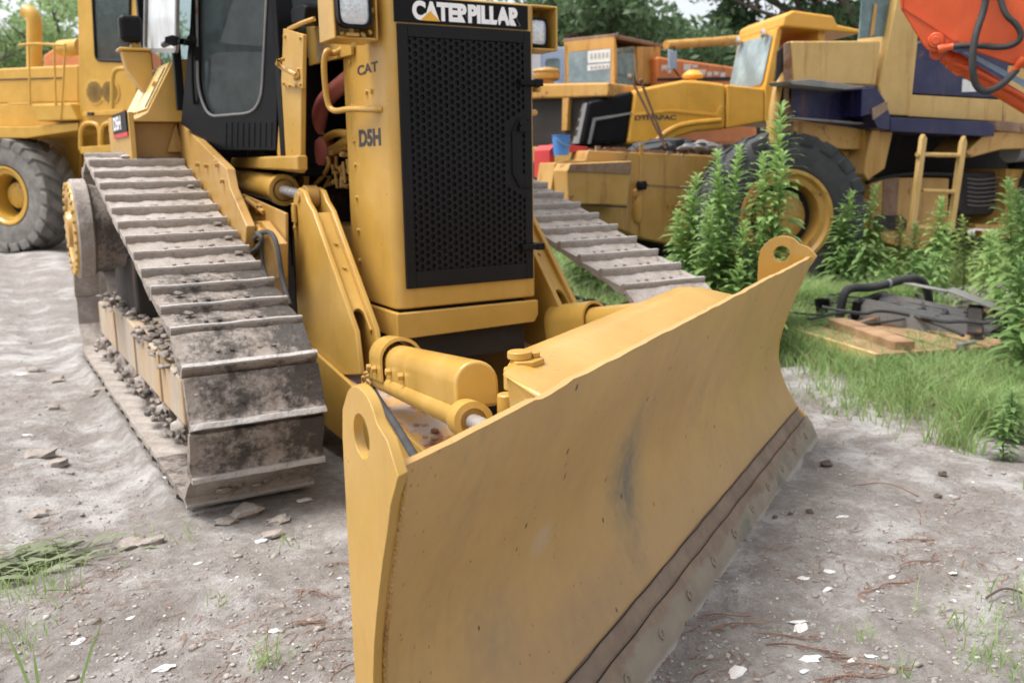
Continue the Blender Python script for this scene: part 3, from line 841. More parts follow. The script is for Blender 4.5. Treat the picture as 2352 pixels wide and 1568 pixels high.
mb = MB().box((-.40, 2.25, 1.85), (.40, 2.8, 2.05)).box((-.46, 2.66, 2.0), (.46, 2.9, 2.85)).box((-.18, 2.74, 2.75), (.18, 2.88, 3.0)).box((-.42, 2.3, 1.9), (-.32, 2.8, 2.2)).box((.32, 2.3, 1.9), (.42, 2.8, 2.2))
mb.box((-.2, 2.3, 1.5), (.2, 2.7, 1.85))
mb.build('operator_seat', SEAT, cab, bevel=.04, seg=3)
mb = MB().box((-.48, 1.15, 1.5), (.48, 1.42, 2.12)).box((-.35, 1.25, 2.1), (.35, 1.5, 2.22)); mb.box((-.85, 2.25, 1.5), (-.42, 3.0, 2.08)); mb.box((.62, 1.2, 1.5), (.66, 3.1, 2.2)); mb.box((-.60, 1.5, 1.5), (-.3, 1.9, 1.75))
for x, y, h in ((-.36, 1.6, 2.2), (-.40, 1.75, 2.1), (.3, 1.6, 2.2)):
    mb.cyl((x, y, 1.5), (x, y + .05, h), .012, n=8); mb.blob((x, y + .05, h), .03, seed=h)
mb.cyl((-.60, 2.1, 1.9), (-.60, 2.1, 2.32), .02, n=8); mb.box((-.72, 2.0, 2.30), (-.50, 2.3, 2.35)); mb.box((-.70, 2.05, 2.16), (-.5, 2.3, 2.21))
mb.build('control_console', DARK, cab, bevel=.01)

# --- fender, tank with sloping lids, work lamp on its bracket
fx = -.905
mb = MB().ext([U(405, 274, x=fx), U(520, 388, x=fx), U(528, 432, x=fx), U(566, 520, x=fx), U(560, 600, x=fx), U(520, 640, x=fx), (fx, 2.6, .8), (fx, 2.6, 1.75)], (.05, 0, 0))
P(mb, 'fender', YEL_D, bevel=.006)
mb = MB()
for px, py in ((455, 377), (475, 380), (497, 372), (500, 378), (512, 415)): mb.bolt(U(px, py, x=fx - .004), (-1, 0, 0), .016, .02)
build_each(mb, 'bolt', YEL_D, DZ)
y0 = 2.3
fp = [U(300, 279, y=y0), U(338, 258, y=y0), U(397, 139, y=y0), U(432, 136, y=y0), U(432, 280, y=y0)]
tank = P(MB().ext(fp, (0, .95, 0)), 'tank', YEL, bevel=.008)
P(MB().box((-1.23, y0 + .16, 1.50), (-.90, 3.3, U(300, 279, y=y0).z - .002)), 'tank_base', YEL_D, bevel=.006)
P(MB().ext([U(385, 350, y=y0 + .1), U(405, 282, y=y0 + .1), U(420, 350, y=y0 + .1)], (0, .06, 0)), 'gusset', YEL_D, bevel=.004)
# sloping lids: two doors lying on the slope
s0 = U(338, 258, y=y0); s1 = U(397, 139, y=y0); sd = (s1 - s0); sl_n = sd.cross(Vector((0, 1, 0))).normalized()
if sl_n.x > 0: sl_n = -sl_n
for ya, yb in ((.03, .46), (.50, .92)):
    q = [s0 + sd * a_ + Vector((0, b_, 0)) + sl_n * .002 for a_, b_ in ((.05, ya), (.96, ya), (.96, yb), (.05, yb))]
    ld = MB().ext(q, sl_n * .012).build('tank_lid', LID, tank, bevel=.004)
    cpt = s0 + sd * .55 + Vector((0, ya + .12, 0)) + sl_n * .012
    MB().cyl(cpt, cpt + sl_n * .02, .02, n=10).build('lid_knob', YEL, ld)
q = [s0 + sd * a_ + Vector((0, b_, 0)) + sl_n * .015 for a_, b_ in ((.08, .05), (.85, .05), (.85, .085), (.08, .085))]
MB().ext(q, sl_n * .003).build('lid_gap', BLACK, tank, smooth=0)
# side sticker with the model mark, over a red stripe
o3 = U(300, 279, y=y0); side_n = (s0 - o3).cross(Vector((0, 1, 0))).normalized()
if side_n.x > 0: side_n = -side_n
bx = -1.246
P(MB().box((-1.234, y0, 1.52), (-1.20, 3.25, U(300, 279, y=y0).z + .06)), 'tank_side', YEL, bevel=.006)
stk = P(MB().box((bx, y0 + .03, 1.735), (bx + .012, 2.95, 1.865)), 'side_sticker', BLACK)
lettering('D5H', 'lettering', LETW, stk, (bx - .001, 2.90, 1.755), (0, -1, 0), (0, 0, 1), .34, .09, .03, .001)
MB().box((bx, y0 + .03, 1.705), (bx + .012, 2.95, 1.733)).build('red_stripe', RED, stk, smooth=0)
lc = U(299, 68, x=-1.10)
lm = P(MB().box(lc - Vector((.075, .06, .088)), lc + Vector((.075, .06, .088))), 'work_lamp', BLACK, bevel=.035, seg=4)
MB().cyl(lc + Vector((.0, .058, 0)), lc + Vector((0, .066, 0)), .06, n=20).build('lens', LENS, lm)
mb = MB(); b0_ = U(302, 112, x=-1.10)
mb.cyl(lc - Vector((.0, 0, .10)), b0_ + Vector((.05, 0, 0)), .03, n=10)
mb.build('lamp_foot', YEL, lm)
mb = MB().box(b0_ + Vector((-.09, -.08, -.02)), b0_ + Vector((.14, .10, .0)))
mb.ext([b0_ + Vector((-.07, -.05, -.02)), b0_ + Vector((.12, -.05, -.02)), b0_ + Vector((.12, -.05, -.27)), b0_ + Vector((.05, -.05, -.29)), b0_ + Vector((-.05, -.05, -.14))], (0, .12, 0))
mb.build('lamp_bracket', YEL, lm, bevel=.012)
# mirrored fender and tank on the far side
P(MB().ext([(.905, y_, z_) for y_, z_ in ((2.2, 1.75), (1.0, 1.5), (.95, 1.35), (.9, .9), (2.6, .8), (2.6, 1.75))], (-.05, 0, 0)), 'fender', YEL_D, bevel=.006)
P(MB().ext([(.92, y0, 1.62), (1.3, y0, 1.62), (1.3, y0, 1.84), (.96, y0, 2.2), (.92, y0, 2.2)], (0, .95, 0)), 'tank', YEL, bevel=.008)
P(MB().box((-.9, 3.2, .7), (.9, 3.5, 2.1)), 'rear_housing', YEL_D, bevel=.02)

# --- valve block and hoses behind the lift frame (right side)
P(MB().ext([U(*p, x=-.80) for p in ((542, 560), (566, 510), (600, 508), (640, 560), (640, 640), (590, 640))], (.05, 0, 0)), 'valve_block', YEL_D, bevel=.006)
P(MB().ext([U(*p, x=-.74) for p in ((500, 460), (556, 446), (656, 490), (656, 690), (600, 640), (545, 560))], (.015, 0, 0)), 'side_frame', YEL_D, bevel=.004)
mb = MB()
for px, py in ((584, 532), (600, 528), (583, 552), (592, 520)): mb.cyl(U(px, py, x=-.805), U(px + 8, py + 14, x=-.84), .015, n=8)
mb.cyl(U(566, 458, x=-.75), U(605, 488, x=-.75), .014, n=8); mb.cyl(U(596, 470, x=-.75), U(592, 486, x=-.75), .014, n=8)
build_each(mb, 'hose_fitting', YEL_D, DZ)
def hose(pts, x, r=.014): P(MB().tube(smooth_path([U(*p, x=x) for p in pts], 3), r, 10), 'hydraulic_hose', RUBBER)
hose([(584, 548), (592, 540), (612, 530), (630, 540), (640, 580), (648, 640), (665, 700)], -.87, .0125)
hose([(590, 536), (604, 545), (598, 565), (578, 580)], -.88, .0125)
hose([(596, 556), (602, 590), (606, 620), (625, 660)], -.86, .009)

# --- lift frame (C-frame) with its two towers, lift and angle cylinders
def side(sx):
    X = lambda v: sx * v
    NY = -1.62 if sx > 0 else -1.22
    out = [(y_ + .54, z_ - .015) for y_, z_ in ((.33, .35), (.28, 1.30), (.24, 1.365), (.16, 1.40), (.075, 1.385), (.02, 1.33), (-.06, 1.285), (-.60, .735), (-.64, .53), (-.10, .42))]
    cyl_r = P
    hole = lambda x: arc((x, .15, 1.34), .022, 0, 330, 11, (0, 1, 0), (0, 0, 1))
    tw = MB().ext([(X(-.650), y, z) for y, z in out], (sx * .028, 0, 0))
    inner = out
    tw.ext([(X(-.548), y, z) for y, z in inner], (sx * .028, 0, 0))
    tower = P(tw, 'lift_tower', YEL, bevel=.008)
    # sloping front web between the plates, with the slot at its foot
    a = Vector((X(-.622), .515, 1.26)); d = Vector((0, -.54, -.548)); wv = Vector((sx * .074, 0, 0)); u = d.normalized()
    L = d.length
    web = [a, a + wv, a + wv + u * L, a + wv * .86 + u * L] + [a + wv * (.5 - .36 * math.cos(R(t))) + u * (L - .10 - .05 * math.sin(R(t))) for t in range(180, -1, -30)] + [a + wv * .14 + u * L, a + u * L]
    web = [a, a + wv, a + wv + u * L, a + wv * .88 + u * L]
    web += [a + wv * (.5 + .38 * math.cos(R(t))) + u * (L - .09 - .045 * math.sin(R(t))) for t in range(0, 181, 20)]
    web += [a + wv * .12 + u * L, a + u * L]
    MB().ext(web, Vector((0, .016, -.016))).build('front_web', YEL, tower, bevel=.003)
    MB().cyl((X(-.66), .70, 1.335), (X(-.515), .70, 1.335), .03, n=16).lathe((X(-.585), .70, 1.335), (1, 0, 0), [(-.034, .062), (.034, .062)], 20).build('pin', YEL_D, tower, bevel=.003)
    MB().box((X(-.655), .735, 1.20), (X(-.67), .785, 1.30)).bolt((X(-.66), .775, 1.29), (-sx, 0, 0), .014).bolt((X(-.66), .76, 1.17), (-sx, 0, 0), .014).build('pin_keeper', YEL, tower, bevel=.003)
    mb = MB()
    for k in range(2): mb.bolt(a + wv * .6 + u * (.22 + .16 * k) + Vector((0, -.004, .004)), (0, -.7, .7), .010, .006)
    build_each(mb, 'bolt', YEL, tower)
    # lift cylinder: rod forward to the tower, barrel back to the hull
    A = Vector((X(-.585), .70, 1.335)); B = Vector((X(-.60), 2.30, 1.43)); ax = (B - A).normalized()
    lc = P(MB().lathe(A + ax * .46, ax, [(.03, .035), (.03, .066), (0, .068), (.0, .090), (.05, .092), (.055, .082), (1.08, .082), (1.10, .06)], 28), 'lift_cylinder', YEL)
    MB().cyl(A + ax * .02, A + ax * .5, .030, n=20).build('rod', CHROME, lc)
    MB().lathe(A + ax * .468, ax, [(0, .032), (0, .055), (.03, .055)], 20).build('gland', YEL_D, lc)
    MB().box(B - Vector((.05, .03, .09)), B + Vector((.05, .12, .05))).cyl(B + Vector((-.08, .03, 0)), B + Vector((.08, .03, 0)), .03, n=12).build('yoke', YEL_D, lc, bevel=.008)
    # push arm
    top = [(2.2, .62), (.9, .585), (.48, .525), (-.26, .425), (-1.0, .325)]
    bot = [(-1.0, .08), (-.1, .12), (2.2, .25)]
    arm = MB().ext([(X(-.675), y, z) for y, z in top + bot], (sx * .022, 0, 0))
    arm.ext([(X(-.40), y, z) for y, z in top + bot], (sx * .022, 0, 0))
    arm.ext([(X(-.675), -1.0, .325), (X(-.653), -1.0, .325), (X(-.20), NY, .27), (X(-.23), NY - .02, .27)], (0, 0, -.2))
    arm.ext([(X(-.40), -1.0, .325), (X(-.378), -1.0, .325), (X(-.10), NY + .22, .27), (X(-.13), NY + .20, .27)], (0, 0, -.2))
    armo = P(arm, 'push_arm', YEL, bevel=.006)
    tp = MB().ext([(X(-.838), 1.6, .67), (X(-.838), .3, .67), (X(-.838), -.1, .61), (X(-.838), -.70, .522), (X(-.838), -1.02, .477)], (sx * .28, 0, 0)) if False else MB()
    pr_ = [(.9, .565), (.48, .505), (-.26, .405), (-1.0, .305)]
    tp.ext([(X(-.653), y, z) for y, z in pr_] + [(X(-.653), y, z - .03) for y, z in reversed(pr_)], (sx * .253, 0, 0))
    tp.ext([(X(-.653), -1.001, .303), (X(-.40), -1.001, .303), (X(-.13), NY + .2, .25), (X(-.23), NY, .25)], (0, 0, -.03))
    tp.build('arm_top', RUSTTOP, armo)
    mb = MB()
    for q in range(7): mb.blob((X(-.62) + sx * random.uniform(0, .15), -.5 - random.uniform(0, .45), .36), random.uniform(.008, .022), (1, 1, .6), q)
    tag(mb.build('rust_flakes', RUSTM, armo), kind='stuff')
    return lc
side(1); side(-1)
mb = MB().lathe((-.05, -1.40, .40), (0, 0, 1), [(-.12, .13), (.08, .13), (.11, .10)], 24)
P(mb, 'blade_pivot', YEL_D, bevel=.01)
def angle_cyl(A, B, rodlen, sx):
    A = Vector(A); B = Vector(B); ax = (B - A).normalized(); L = (B - A).length - rodlen
    lat = ax.cross(Vector((0, 0, 1))).normalized() * (-1 if sx > 0 else 1); up = lat.cross(ax).normalized()
    if up.z < 0: up = -up
    c = P(MB().lathe(A, ax, [(0, .03), (0, .040), (L - .10, .042), (L - .095, .060), (L, .060), (L, .040), (L - .02, .040), (L - .02, .02)], 28), 'angle_cylinder', YEL)
    MB().cyl(A + ax * (L - .05), B + ax * .10, .023, n=20).build('rod', CHROME, c)
    MB().cyl(B + ax * .13 - Vector((0, 0, .045)), B + ax * .13 + Vector((0, 0, .035)), .038, n=16).build('rod_eye', YEL_D, c)
    def dprof(w_, h_, base, side_):
        pts = [base + lat * (-w_), base + lat * w_]
        cc_ = base + up * (h_ - w_)
        return pts + [cc_ + lat * (w_ * math.cos(R(t))) + up * (w_ * math.sin(R(t))) for t in range(0, 181, 15)]
    base = A + lat * .045 + up * .026
    sh = MB().ext(dprof(.070, .145, base + ax * .10, 0), ax * (L - .21)).build('shroud', YEL, c, bevel=.012, seg=3)
    outer = dprof(.094, .185, base + ax * .00 - up * .005, 0); inner_ = dprof(.084, .170, base - up * .005, 0)
    mb = MB()
    n = len(outer); vs = outer + inner_; vs2 = [p + ax * .30 for p in vs]
    f = []
    for i in range(1, n):
        j = (i + 1) % n
        f += [(i, j, n + j, n + i), (2 * n + i, 2 * n + n + i, 2 * n + n + j, 2 * n + j), (i, 2 * n + i, 2 * n + j, j), (n + i, n + j, 3 * n + j, 3 * n + i)]
    mb.add(vs + vs2, f); mb.build('shroud_collar', YEL, c)
    mb = MB()
    for t in (.06, .20, .42, .70):
        p = base + ax * t - lat * (.096 if t < .3 else .072) + up * .045
        mb.cyl(p, p - lat * .022, .017, n=6)
    build_each(mb, 'bolt', YEL, c, bevel=.002)
angle_cyl((-.63, -.32, .525), (-1.02, -2.10, .785), .20, 1)
angle_cyl((.60, .02, .525), (.78, -.93, .70), .20, -1)
P(MB().tube(smooth_path([U(856, 893, z=.46), U(870, 918, z=.46), U(915, 985, z=.50), U(950, 1045, z=.56), U(985, 1100, z=.62)], 2), .016, 10), 'hydraulic_hose', RUBBER)
mb = MB()
for px, py, r in ((838, 868, .022), (842, 858, .016), (850, 876, .02), (845, 885, .025), (836, 880, .014)): mb.blob(U(px, py, x=-.655), r, seed=px)
mb.cyl(U(838, 868, x=-.655), U(852, 864, x=-.655), .014, n=6)
build_each(mb, 'hose_fitting', YEL_D, DZ)

# --- blade
BA = R(32.5)
ES = Vector((math.cos(BA), math.sin(BA), 0)); EN = Vector((math.sin(BA), -math.cos(BA), 0)); P0 = Vector((1.709, -.799, 0))
def BL(s, n, z): return P0 + ES * s + EN * n + Vector((0, 0, z))
PROF = [(-.106, .165), (-.128, .21), (-.158, .27), (-.180, .33), (-.196, .39), (-.205, .45), (-.203, .52), (-.191, .59), (-.172, .66), (-.150, .73), (-.126, .80), (-.102, .86), (-.082, .92), (-.064, .985)]
def s_near(n): return -3.92 - .72 * n
def s_far(n): return .02 + .72 * n
NS = 90
mb = MB(); rows = []
for back in (0, 1):
    for i, (n, z) in enumerate(PROF):
        for k in range(NS + 1):
            t = k / NS; a, b = s_near(n), s_far(n); s_ = a + (b - a) * t
            dn = .010 * noise.noise(Vector((s_ * 1.3, z * 2.0, 3))) + .004 * noise.noise(Vector((s_ * 4, z * 4, 8)))
            dz = 0
            if i == len(PROF) - 1:
                dz = .004 * noise.noise(Vector((s_ * 2.7, 1, 1))) + .004 * noise.noise(Vector((s_ * 9, 5, 1))) - (.006 if -3.36 < s_ < -3.18 else 0)
                dn += .006 * noise.noise(Vector((s_ * 7, 2, 1)))
            mb.v.append(BL(s_, n + dn - (.022 if back else 0), z + dz))
W = NS + 1; m = len(PROF); Hh = m * W
for i in range(m - 1):
    for k in range(NS):
        mb.f.append((i * W + k, i * W + k + 1, (i + 1) * W + k + 1, (i + 1) * W + k))
        mb.f.append((Hh + i * W + k, Hh + (i + 1) * W + k, Hh + (i + 1) * W + k + 1, Hh + i * W + k + 1))
for k in range(NS):
    for i in (0, m - 1): mb.f.append((i * W + k, i * W + k + 1, Hh + i * W + k + 1, Hh + i * W + k))
for i in range(m - 1):
    for k in (0, NS): mb.f.append((i * W + k, (i + 1) * W + k, Hh + (i + 1) * W + k, Hh + i * W + k))
blade = P(mb, 'blade', BLADEM, smooth=50)
# cutting edge: upper strip, worn lower bit, bolts in their recesses
def strip(prof, th, sa, sb, ns, amp, seed):
    mb = MB(); m = len(prof)
    for back in (0, 1):
        for i, (n, z) in enumerate(prof):
            for k in range(ns + 1):
                s_ = sa + (sb - sa) * k / ns
                e = amp * noise.noise(Vector((s_ * 5, z * 6, seed))) + amp * .6 * noise.noise(Vector((s_ * 17, z * 17, seed)))
                low = (amp * 1.6 * noise.noise(Vector((s_ * 3.3, 7, seed))) if i == 0 else 0)
                mb.v.append(BL(s_, n + e - (th if back else 0), z + low))
    W = ns + 1; H = m * W
    for i in range(m - 1):
        for k in range(ns):
            mb.f.append((i * W + k, i * W + k + 1, (i + 1) * W + k + 1, (i + 1) * W + k)); mb.f.append((H + i * W + k, H + (i + 1) * W + k, H + (i + 1) * W + k + 1, H + i * W + k + 1))
    for k in range(ns):
        for i in (0, m - 1): mb.f.append((i * W + k, i * W + k + 1, H + i * W + k + 1, H + i * W + k))
    for i in range(m - 1):
        for k in (0, ns): mb.f.append((i * W + k, (i + 1) * W + k, H + (i + 1) * W + k, H + i * W + k))
    return mb
strip([(-.070, .108), (-.085, .128), (-.104, .164)], .03, -3.84, -.05, 60, .002, 2).build('edge_backing', EDGEM, blade, smooth=40)
MB().tube([BL(-3.84 + 3.79 * k / 40, -.0985 + .002 * math.sin(k * 2.3), .168) for k in range(41)], .0022, 6).build('seam', DARK, blade)
MB().tube([BL(-3.84 + 3.79 * k / 40, -.064 + .002 * math.sin(k * 1.7), .114) for k in range(41)], .0025, 6).build('seam', DARK, blade)
ce = strip([(.004, -.03), (-.004, .01), (-.02, .045), (-.04, .08), (-.060, .112), (-.066, .114)], .03, -3.94, .0, 150, .005, 5).build('cutting_edge', EDGEM, blade, smooth=40)
mb = MB()
for k in range(13):
    s_ = -3.75 + k * .295
    c = BL(s_, -.020, .062); ax = Vector(EN) * .86 + Vector((0, 0, .5))
    mb.lathe(c, ax, [(-.014, .018), (-.003, .018), (-.002, .011), (-.008, .009)], 14)
build_each(mb, 'edge_bolt', EDGEM, blade)
# end plates with lifting eyes
def endplate(sfun, outv):
    def E(n, z): return BL(sfun(n), n, z)
    top = [(-.045, .985), (-.085, 1.035)] + [(-.205 + .085 * math.cos(R(t)), 1.02 + .078 * math.sin(R(t))) for t in range(25, 156, 13)] + [(-.300, 1.03), (-.308, .97)]
    front = [(n, z) for n, z in PROF][:-1]
    outl = [(-.02, -.01), (-.03, .06), (-.07, .12)] + front + top + [(-.308, .3), (-.25, -.01)]
    hole = [(-.205 + .038 * math.cos(R(t)), 1.005 + .042 * math.sin(R(t))) for t in range(0, 360, 20)]
    mbe = MB().ext([E(n, z) for n, z in outl], outv, [[E(n, z) for n, z in hole]])
    return mbe.build('end_plate', YEL, blade, bevel=.004)
endplate(s_near, -ES * .030)
endplate(s_far, ES * .030)
mb = MB()
for k in range(70):
    n, z = PROF[min(len(PROF) - 2, int(k / 70 * 13))]; n2, z2 = PROF[min(len(PROF) - 1, int(k / 70 * 13) + 1)]; t = (k / 70 * 13) % 1
    nn, zz = n + (n2 - n) * t, z + (z2 - z) * t
    mb.blob(BL(s_near(nn) + .006, nn + .002, zz), .0065, (1, 1, 1.5), k)
mb.build('weld_bead', YEL_D, blade)
# box section on the blade's back
sec = [(-.27, .25), (-.25, .5), (-.205, .68), (-.150, .84), (-.130, .895), (-.165, .915), (-.30, .962), (-.40, .962), (-.45, .93), (-.50, .80), (-.48, .3)]
mb = MB(); sA, sB = -2.92, -1.12
secA = [BL(-3.08 + max(0, -.30 - n) * 2.6, n, z) for n, z in sec]; secB = [BL(sB + .0 - (.12 if z > .93 else 0), n, z) for n, z in sec]
k = len(sec); mb.add(secA + secB, [tuple(range(k)), tuple(reversed(range(k, 2 * k)))] + [(i, (i + 1) % k, k + (i + 1) % k, k + i) for i in range(k)])
mb.build('blade_box', YEL, blade, bevel=.016, seg=3)
mb = MB()
for s_ in (-3.5, -3.1, -.8, -.4): mb.box((0, 0, 0), (0, 0, 0)) if False else mb.ext([BL(s_, -.22, .2), BL(s_, -.22, .75), BL(s_, -.34, .6), BL(s_, -.36, .2)], ES * .03)
mb.ext([BL(-3.68, -.235, .45), BL(-3.68, -.30, .45), BL(-3.68, -.30, .55), BL(-3.68, -.235, .55)], ES * 3.4)
build_each(mb, 'blade_rib', YEL, blade, bevel=.004)
# pins at the box's end
c = U(1207, 838, z=.952)
mb = MB().ext([c + ES * a_ + EN * b_ for a_, b_ in ((-.055, 0), (-.022, -.036), (.036, -.03), (.062, .014), (.03, .044), (-.03, .04))], (0, 0, .018))
mb.cyl(c + ES * -.008 + EN * -.014 + Vector((0, 0, .018)), c + ES * -.008 + EN * -.014 + Vector((0, 0, .040)), .034, n=20)
mb.cyl(c + ES * .026 + EN * .018 + Vector((0, 0, .018)), c + ES * .026 + EN * .018 + Vector((0, 0, .034)), .014, n=6)
mb.build('pin_flange', YEL, blade, bevel=.004)
k1 = U(1176, 842, z=.92); k2 = U(1164, 903, z=.82)
mb = MB().cyl(k1 - Vector((0, 0, .07)), k1, .025, n=20).cyl(k2 - Vector((0, 0, .075)), k2, .030, n=20)
build_each(mb, 'knuckle', YEL, blade, bevel=.008)

# --- tracks
TC = [((.05, .425), .37), ((2.45, 1.165), .375), ((3.75, .425), .37)]
def track_path():
    """closed path of the shoe plates, front idler - sprocket - rear idler (y, z)"""
    pts = []
    import cmath
    cs = [Vector((c[0], c[1])) for c, r in TC]; rs = [r for c, r in TC]
    segs = []
    for i in range(3):
        a, b = cs[i], cs[(i + 1) % 3]; d = (b - a); L = d.length; u = d / L
        nrm = Vector((-u.y, u.x))   # left of travel: up/outside for front->sprocket
        sn = (rs[i] - rs[(i + 1) % 3]) / L; cn = math.sqrt(1 - sn * sn)
        nn = nrm * cn + u * sn
        segs.append((a + nn * rs[i], b + nn * rs[(i + 1) % 3]))
    for i in range(3):
        p, q = segs[i]
        for k in range(60): pts.append(p + (q - p) * k / 60)
        c = cs[(i + 1) % 3]; a0 = math.atan2(q.y - c.y, q.x - c.x); q2 = segs[(i + 1) % 3][0]; a1 = math.atan2(q2.y - c.y, q2.x - c.x)
        while a1 > a0: a1 -= 2 * math.pi
        for k in range(40):
            a = a0 + (a1 - a0) * k / 40; pts.append(c + Vector((math.cos(a), math.sin(a))) * rs[(i + 1) % 3])
    return pts
TP = track_path()
cum = [0]
for a, b in zip(TP, TP[1:] + TP[:1]): cum.append(cum[-1] + (b - a).length)
TL = cum[-1]
def tpos(s_):
    s_ %= TL
    lo = max(i for i in range(len(TP)) if cum[i] <= s_)
    a, b = TP[lo], TP[(lo + 1) % len(TP)]; t = (s_ - cum[lo]) / max(1e-9, cum[lo + 1] - cum[lo])
    return a + (b - a) * t, (b - a).normalized()
NSH = int(TL / .22)
def shoe_mesh(seed, sink):
    """one shoe: plate with a single grouser, dried mud on it; x across, y along travel, z outward"""
    rnd = random.Random(seed); pit = TL / NSH; hw = .29
    prof = [(-pit * .52, -.004), (-pit * .52, .016), (-pit * .16, .022), (pit * .20, .025), (pit * .30, .030), (pit * .365, .054), (pit * .46, .058), (pit * .50, .004), (pit * .46, -.012), (-pit * .3, -.010)]
    mb = MB(); nx_ = 34; m = len(prof)
    for k in range(nx_ + 1):
        x = -hw + 2 * hw * k / nx_
        for i, (y, z) in enumerate(prof):
            dz = dy = 0
            if 1 <= i <= 4:
                dz = .012 * noise.noise(Vector((x * 7, y * 9, seed * 3.3))) + .007 * noise.noise(Vector((x * 31, y * 31, seed)))
            if i in (5, 6):
                dz = .004 * noise.noise(Vector((x * 9, 1, seed))); dy = .003 * noise.noise(Vector((x * 11, 4, seed)))
            ex = .007 * noise.noise(Vector((seed, y * 20, z * 30))) if k in (0, nx_) else 0
            mb.v.append(Vector((x + ex, y + dy, z + dz)))
    for k in range(nx_):
        for i in range(m):
            j = (i + 1) % m
            mb.f.append((k * m + i, k * m + j, (k + 1) * m + j, (k + 1) * m + i))
    mb.f.append(tuple(range(m))); mb.f.append(tuple(nx_ * m + i for i in reversed(range(m))))
    for bx_ in (-.12, -.06, .06, .12): mb.cyl((bx_, pit * .02, .02), (bx_, pit * .02, .034), .011, n=6)
    for q in range(rnd.randint(1, 4)):
        mb.blob((rnd.uniform(-hw * .95, hw * .95), rnd.uniform(-pit * .4, pit * .15), .034), rnd.uniform(.008, .03), (1.4, 1, .5), seed + q)
    return mb
SHOES = []
for sd_, mt in ((1, MUD), (2, MUD), (3, MUD), (4, MUD2), (5, MUD2), (6, MUD3), (7, MUD3)):
    o = shoe_mesh(sd_, 0).build('track_shoe', mt, None, smooth=45)
    SHOES.append(o)
used = set()
def make_track(sx):
    cx = sx * 1.205
    mb = MB()
    for e in (-.09, .09):
        pts = [TP[i] for i in range(0, len(TP), 2)]
        n = len(pts)
        cen = Vector((2.0, .6))
        for i in range(n):
            a, b = pts[i], pts[(i + 1) % n]
            t = (b - a).normalized(); nrm = Vector((-t.y, t.x))
            ai, bi = a - nrm * .10, b - nrm * .10
            ao, bo = a - nrm * .016, b - nrm * .016
            xs0, xs1 = cx + e - .025, cx + e + .025
            mb.add([(xs0, ai.x, ai.y), (xs1, ai.x, ai.y), (xs1, bi.x, bi.y), (xs0, bi.x, bi.y), (xs0, ao.x, ao.y), (xs1, ao.x, ao.y), (xs1, bo.x, bo.y), (xs0, bo.x, bo.y)],
                   [(0, 1, 2, 3), (4, 7, 6, 5), (0, 3, 7, 4), (1, 5, 6, 2)])
    chain = P(mb, 'track_chain', MUDM)
    for k in range(NSH):
        s_ = (k + .35) * TL / NSH
        p, t = tpos(s_)
        nrm = Vector((-t.y, t.x))
        front = (p.x < .55)
        low = p.y < .2
        rnd = random.Random(k * 7 + (0 if sx < 0 else 500))
        if sx < 0 and front: pool = (5, 6) if p.x > -.1 and not low else (5, 6, 4)
        elif sx < 0 and p.x < 1.0 and p.y > .5: pool = (3, 4)
        else: pool = (0, 1, 2, 0, 3) if sx < 0 else (0, 1, 2)
        src = SHOES[rnd.choice(pool)]
        if src.name in used: o = src.copy(); col.objects.link(o)
        else: o = src; used.add(src.name)
        o.parent = chain
        # shoe y axis runs towards the front so that the grouser trails forward
        ey = Vector((0, -t.x, -t.y)); ez = Vector((0, nrm.x, nrm.y)); ex = ey.cross(ez)
        jit = rnd.uniform(-.004, .004)
        Mx = Matrix(((ex.x, ey.x, ez.x, cx + jit), (ex.y, ey.y, ez.y, p.x), (ex.z, ey.z, ez.z, p.y), (0, 0, 0, 1)))
        o.matrix_local = Mx
    # idlers, sprocket and roller frame
    for (c, r), nm in ((TC[0], 'idler'), (TC[2], 'idler')):
        P(MB().lathe((cx, c[0], c[1]), (1, 0, 0), [(-.10, .06), (-.10, .12), (-.05, .13), (-.05, .25), (-.11, .26), (-.11, .275), (.11, .275), (.11, .26), (.05, .25), (.05, .13), (.10, .12), (.10, .06)], 36), nm, MUDM)
    o_ = -sx if False else (1 if sx > 0 else -1)
    c = Vector((cx, 2.45, 1.12))
    P(MB().lathe(c, (o_, 0, 0), [(-.3, .26), (.22, .27), (.30, .29)], 36), 'final_drive', MUD4)
    sp = P(MB().lathe(c, (o_, 0, 0), [(.30, .30), (.315, .322), (.395, .322), (.405, .31), (.405, .25)], 44), 'sprocket_hub', MUDM)
    MB().lathe(c, (o_, 0, 0), [(.400, .305), (.418, .295), (.425, .21), (.412, .20), (.41, .12), (.44, .11), (.445, .05)], 44).build('hub_cover', YEL, sp)
    mb = MB()
    for k in range(28):
        a = 2 * math.pi * k / 28; q = c + Vector((o_ * .405, math.cos(a) * .285, math.sin(a) * .285))
        mb.cyl(q, q + Vector((o_ * .024, 0, 0)), .017, n=7)
    build_each(mb, 'hub_bolt', YEL, sp, bevel=.003)
    fo = cx + o_ * .185; fi = cx - o_ * .20
    fr = MB().ext([(fo, y, z) for y, z in ((.36, .265), (.36, .50), (1.4, .55), (2.6, .58), (3.55, .50), (3.55, .255))], (fi - fo, 0, 0))
    rf = P(fr, 'roller_frame', FRAMEM, bevel=.012)
    mb = MB()
    for y in (.9, 1.75, 2.6): mb.box((fo - o_ * .002, y, .27), (fo + o_ * .012, y + .05, .54))
    build_each(mb, 'frame_rib', FRAMEM, rf, bevel=.004)
    mb = MB()
    for k in range(8):
        y = .55 + k * .40
        mb.lathe((fo, y, .20), (o_, 0, 0), [(-.36, .05), (-.35, .085), (-.02, .085), (0, .05), (.03, .04)], 16)
    build_each(mb, 'track_roller', MUDM, rf)
    mb = MB()
    rnd = random.Random(11 if sx < 0 else 12)
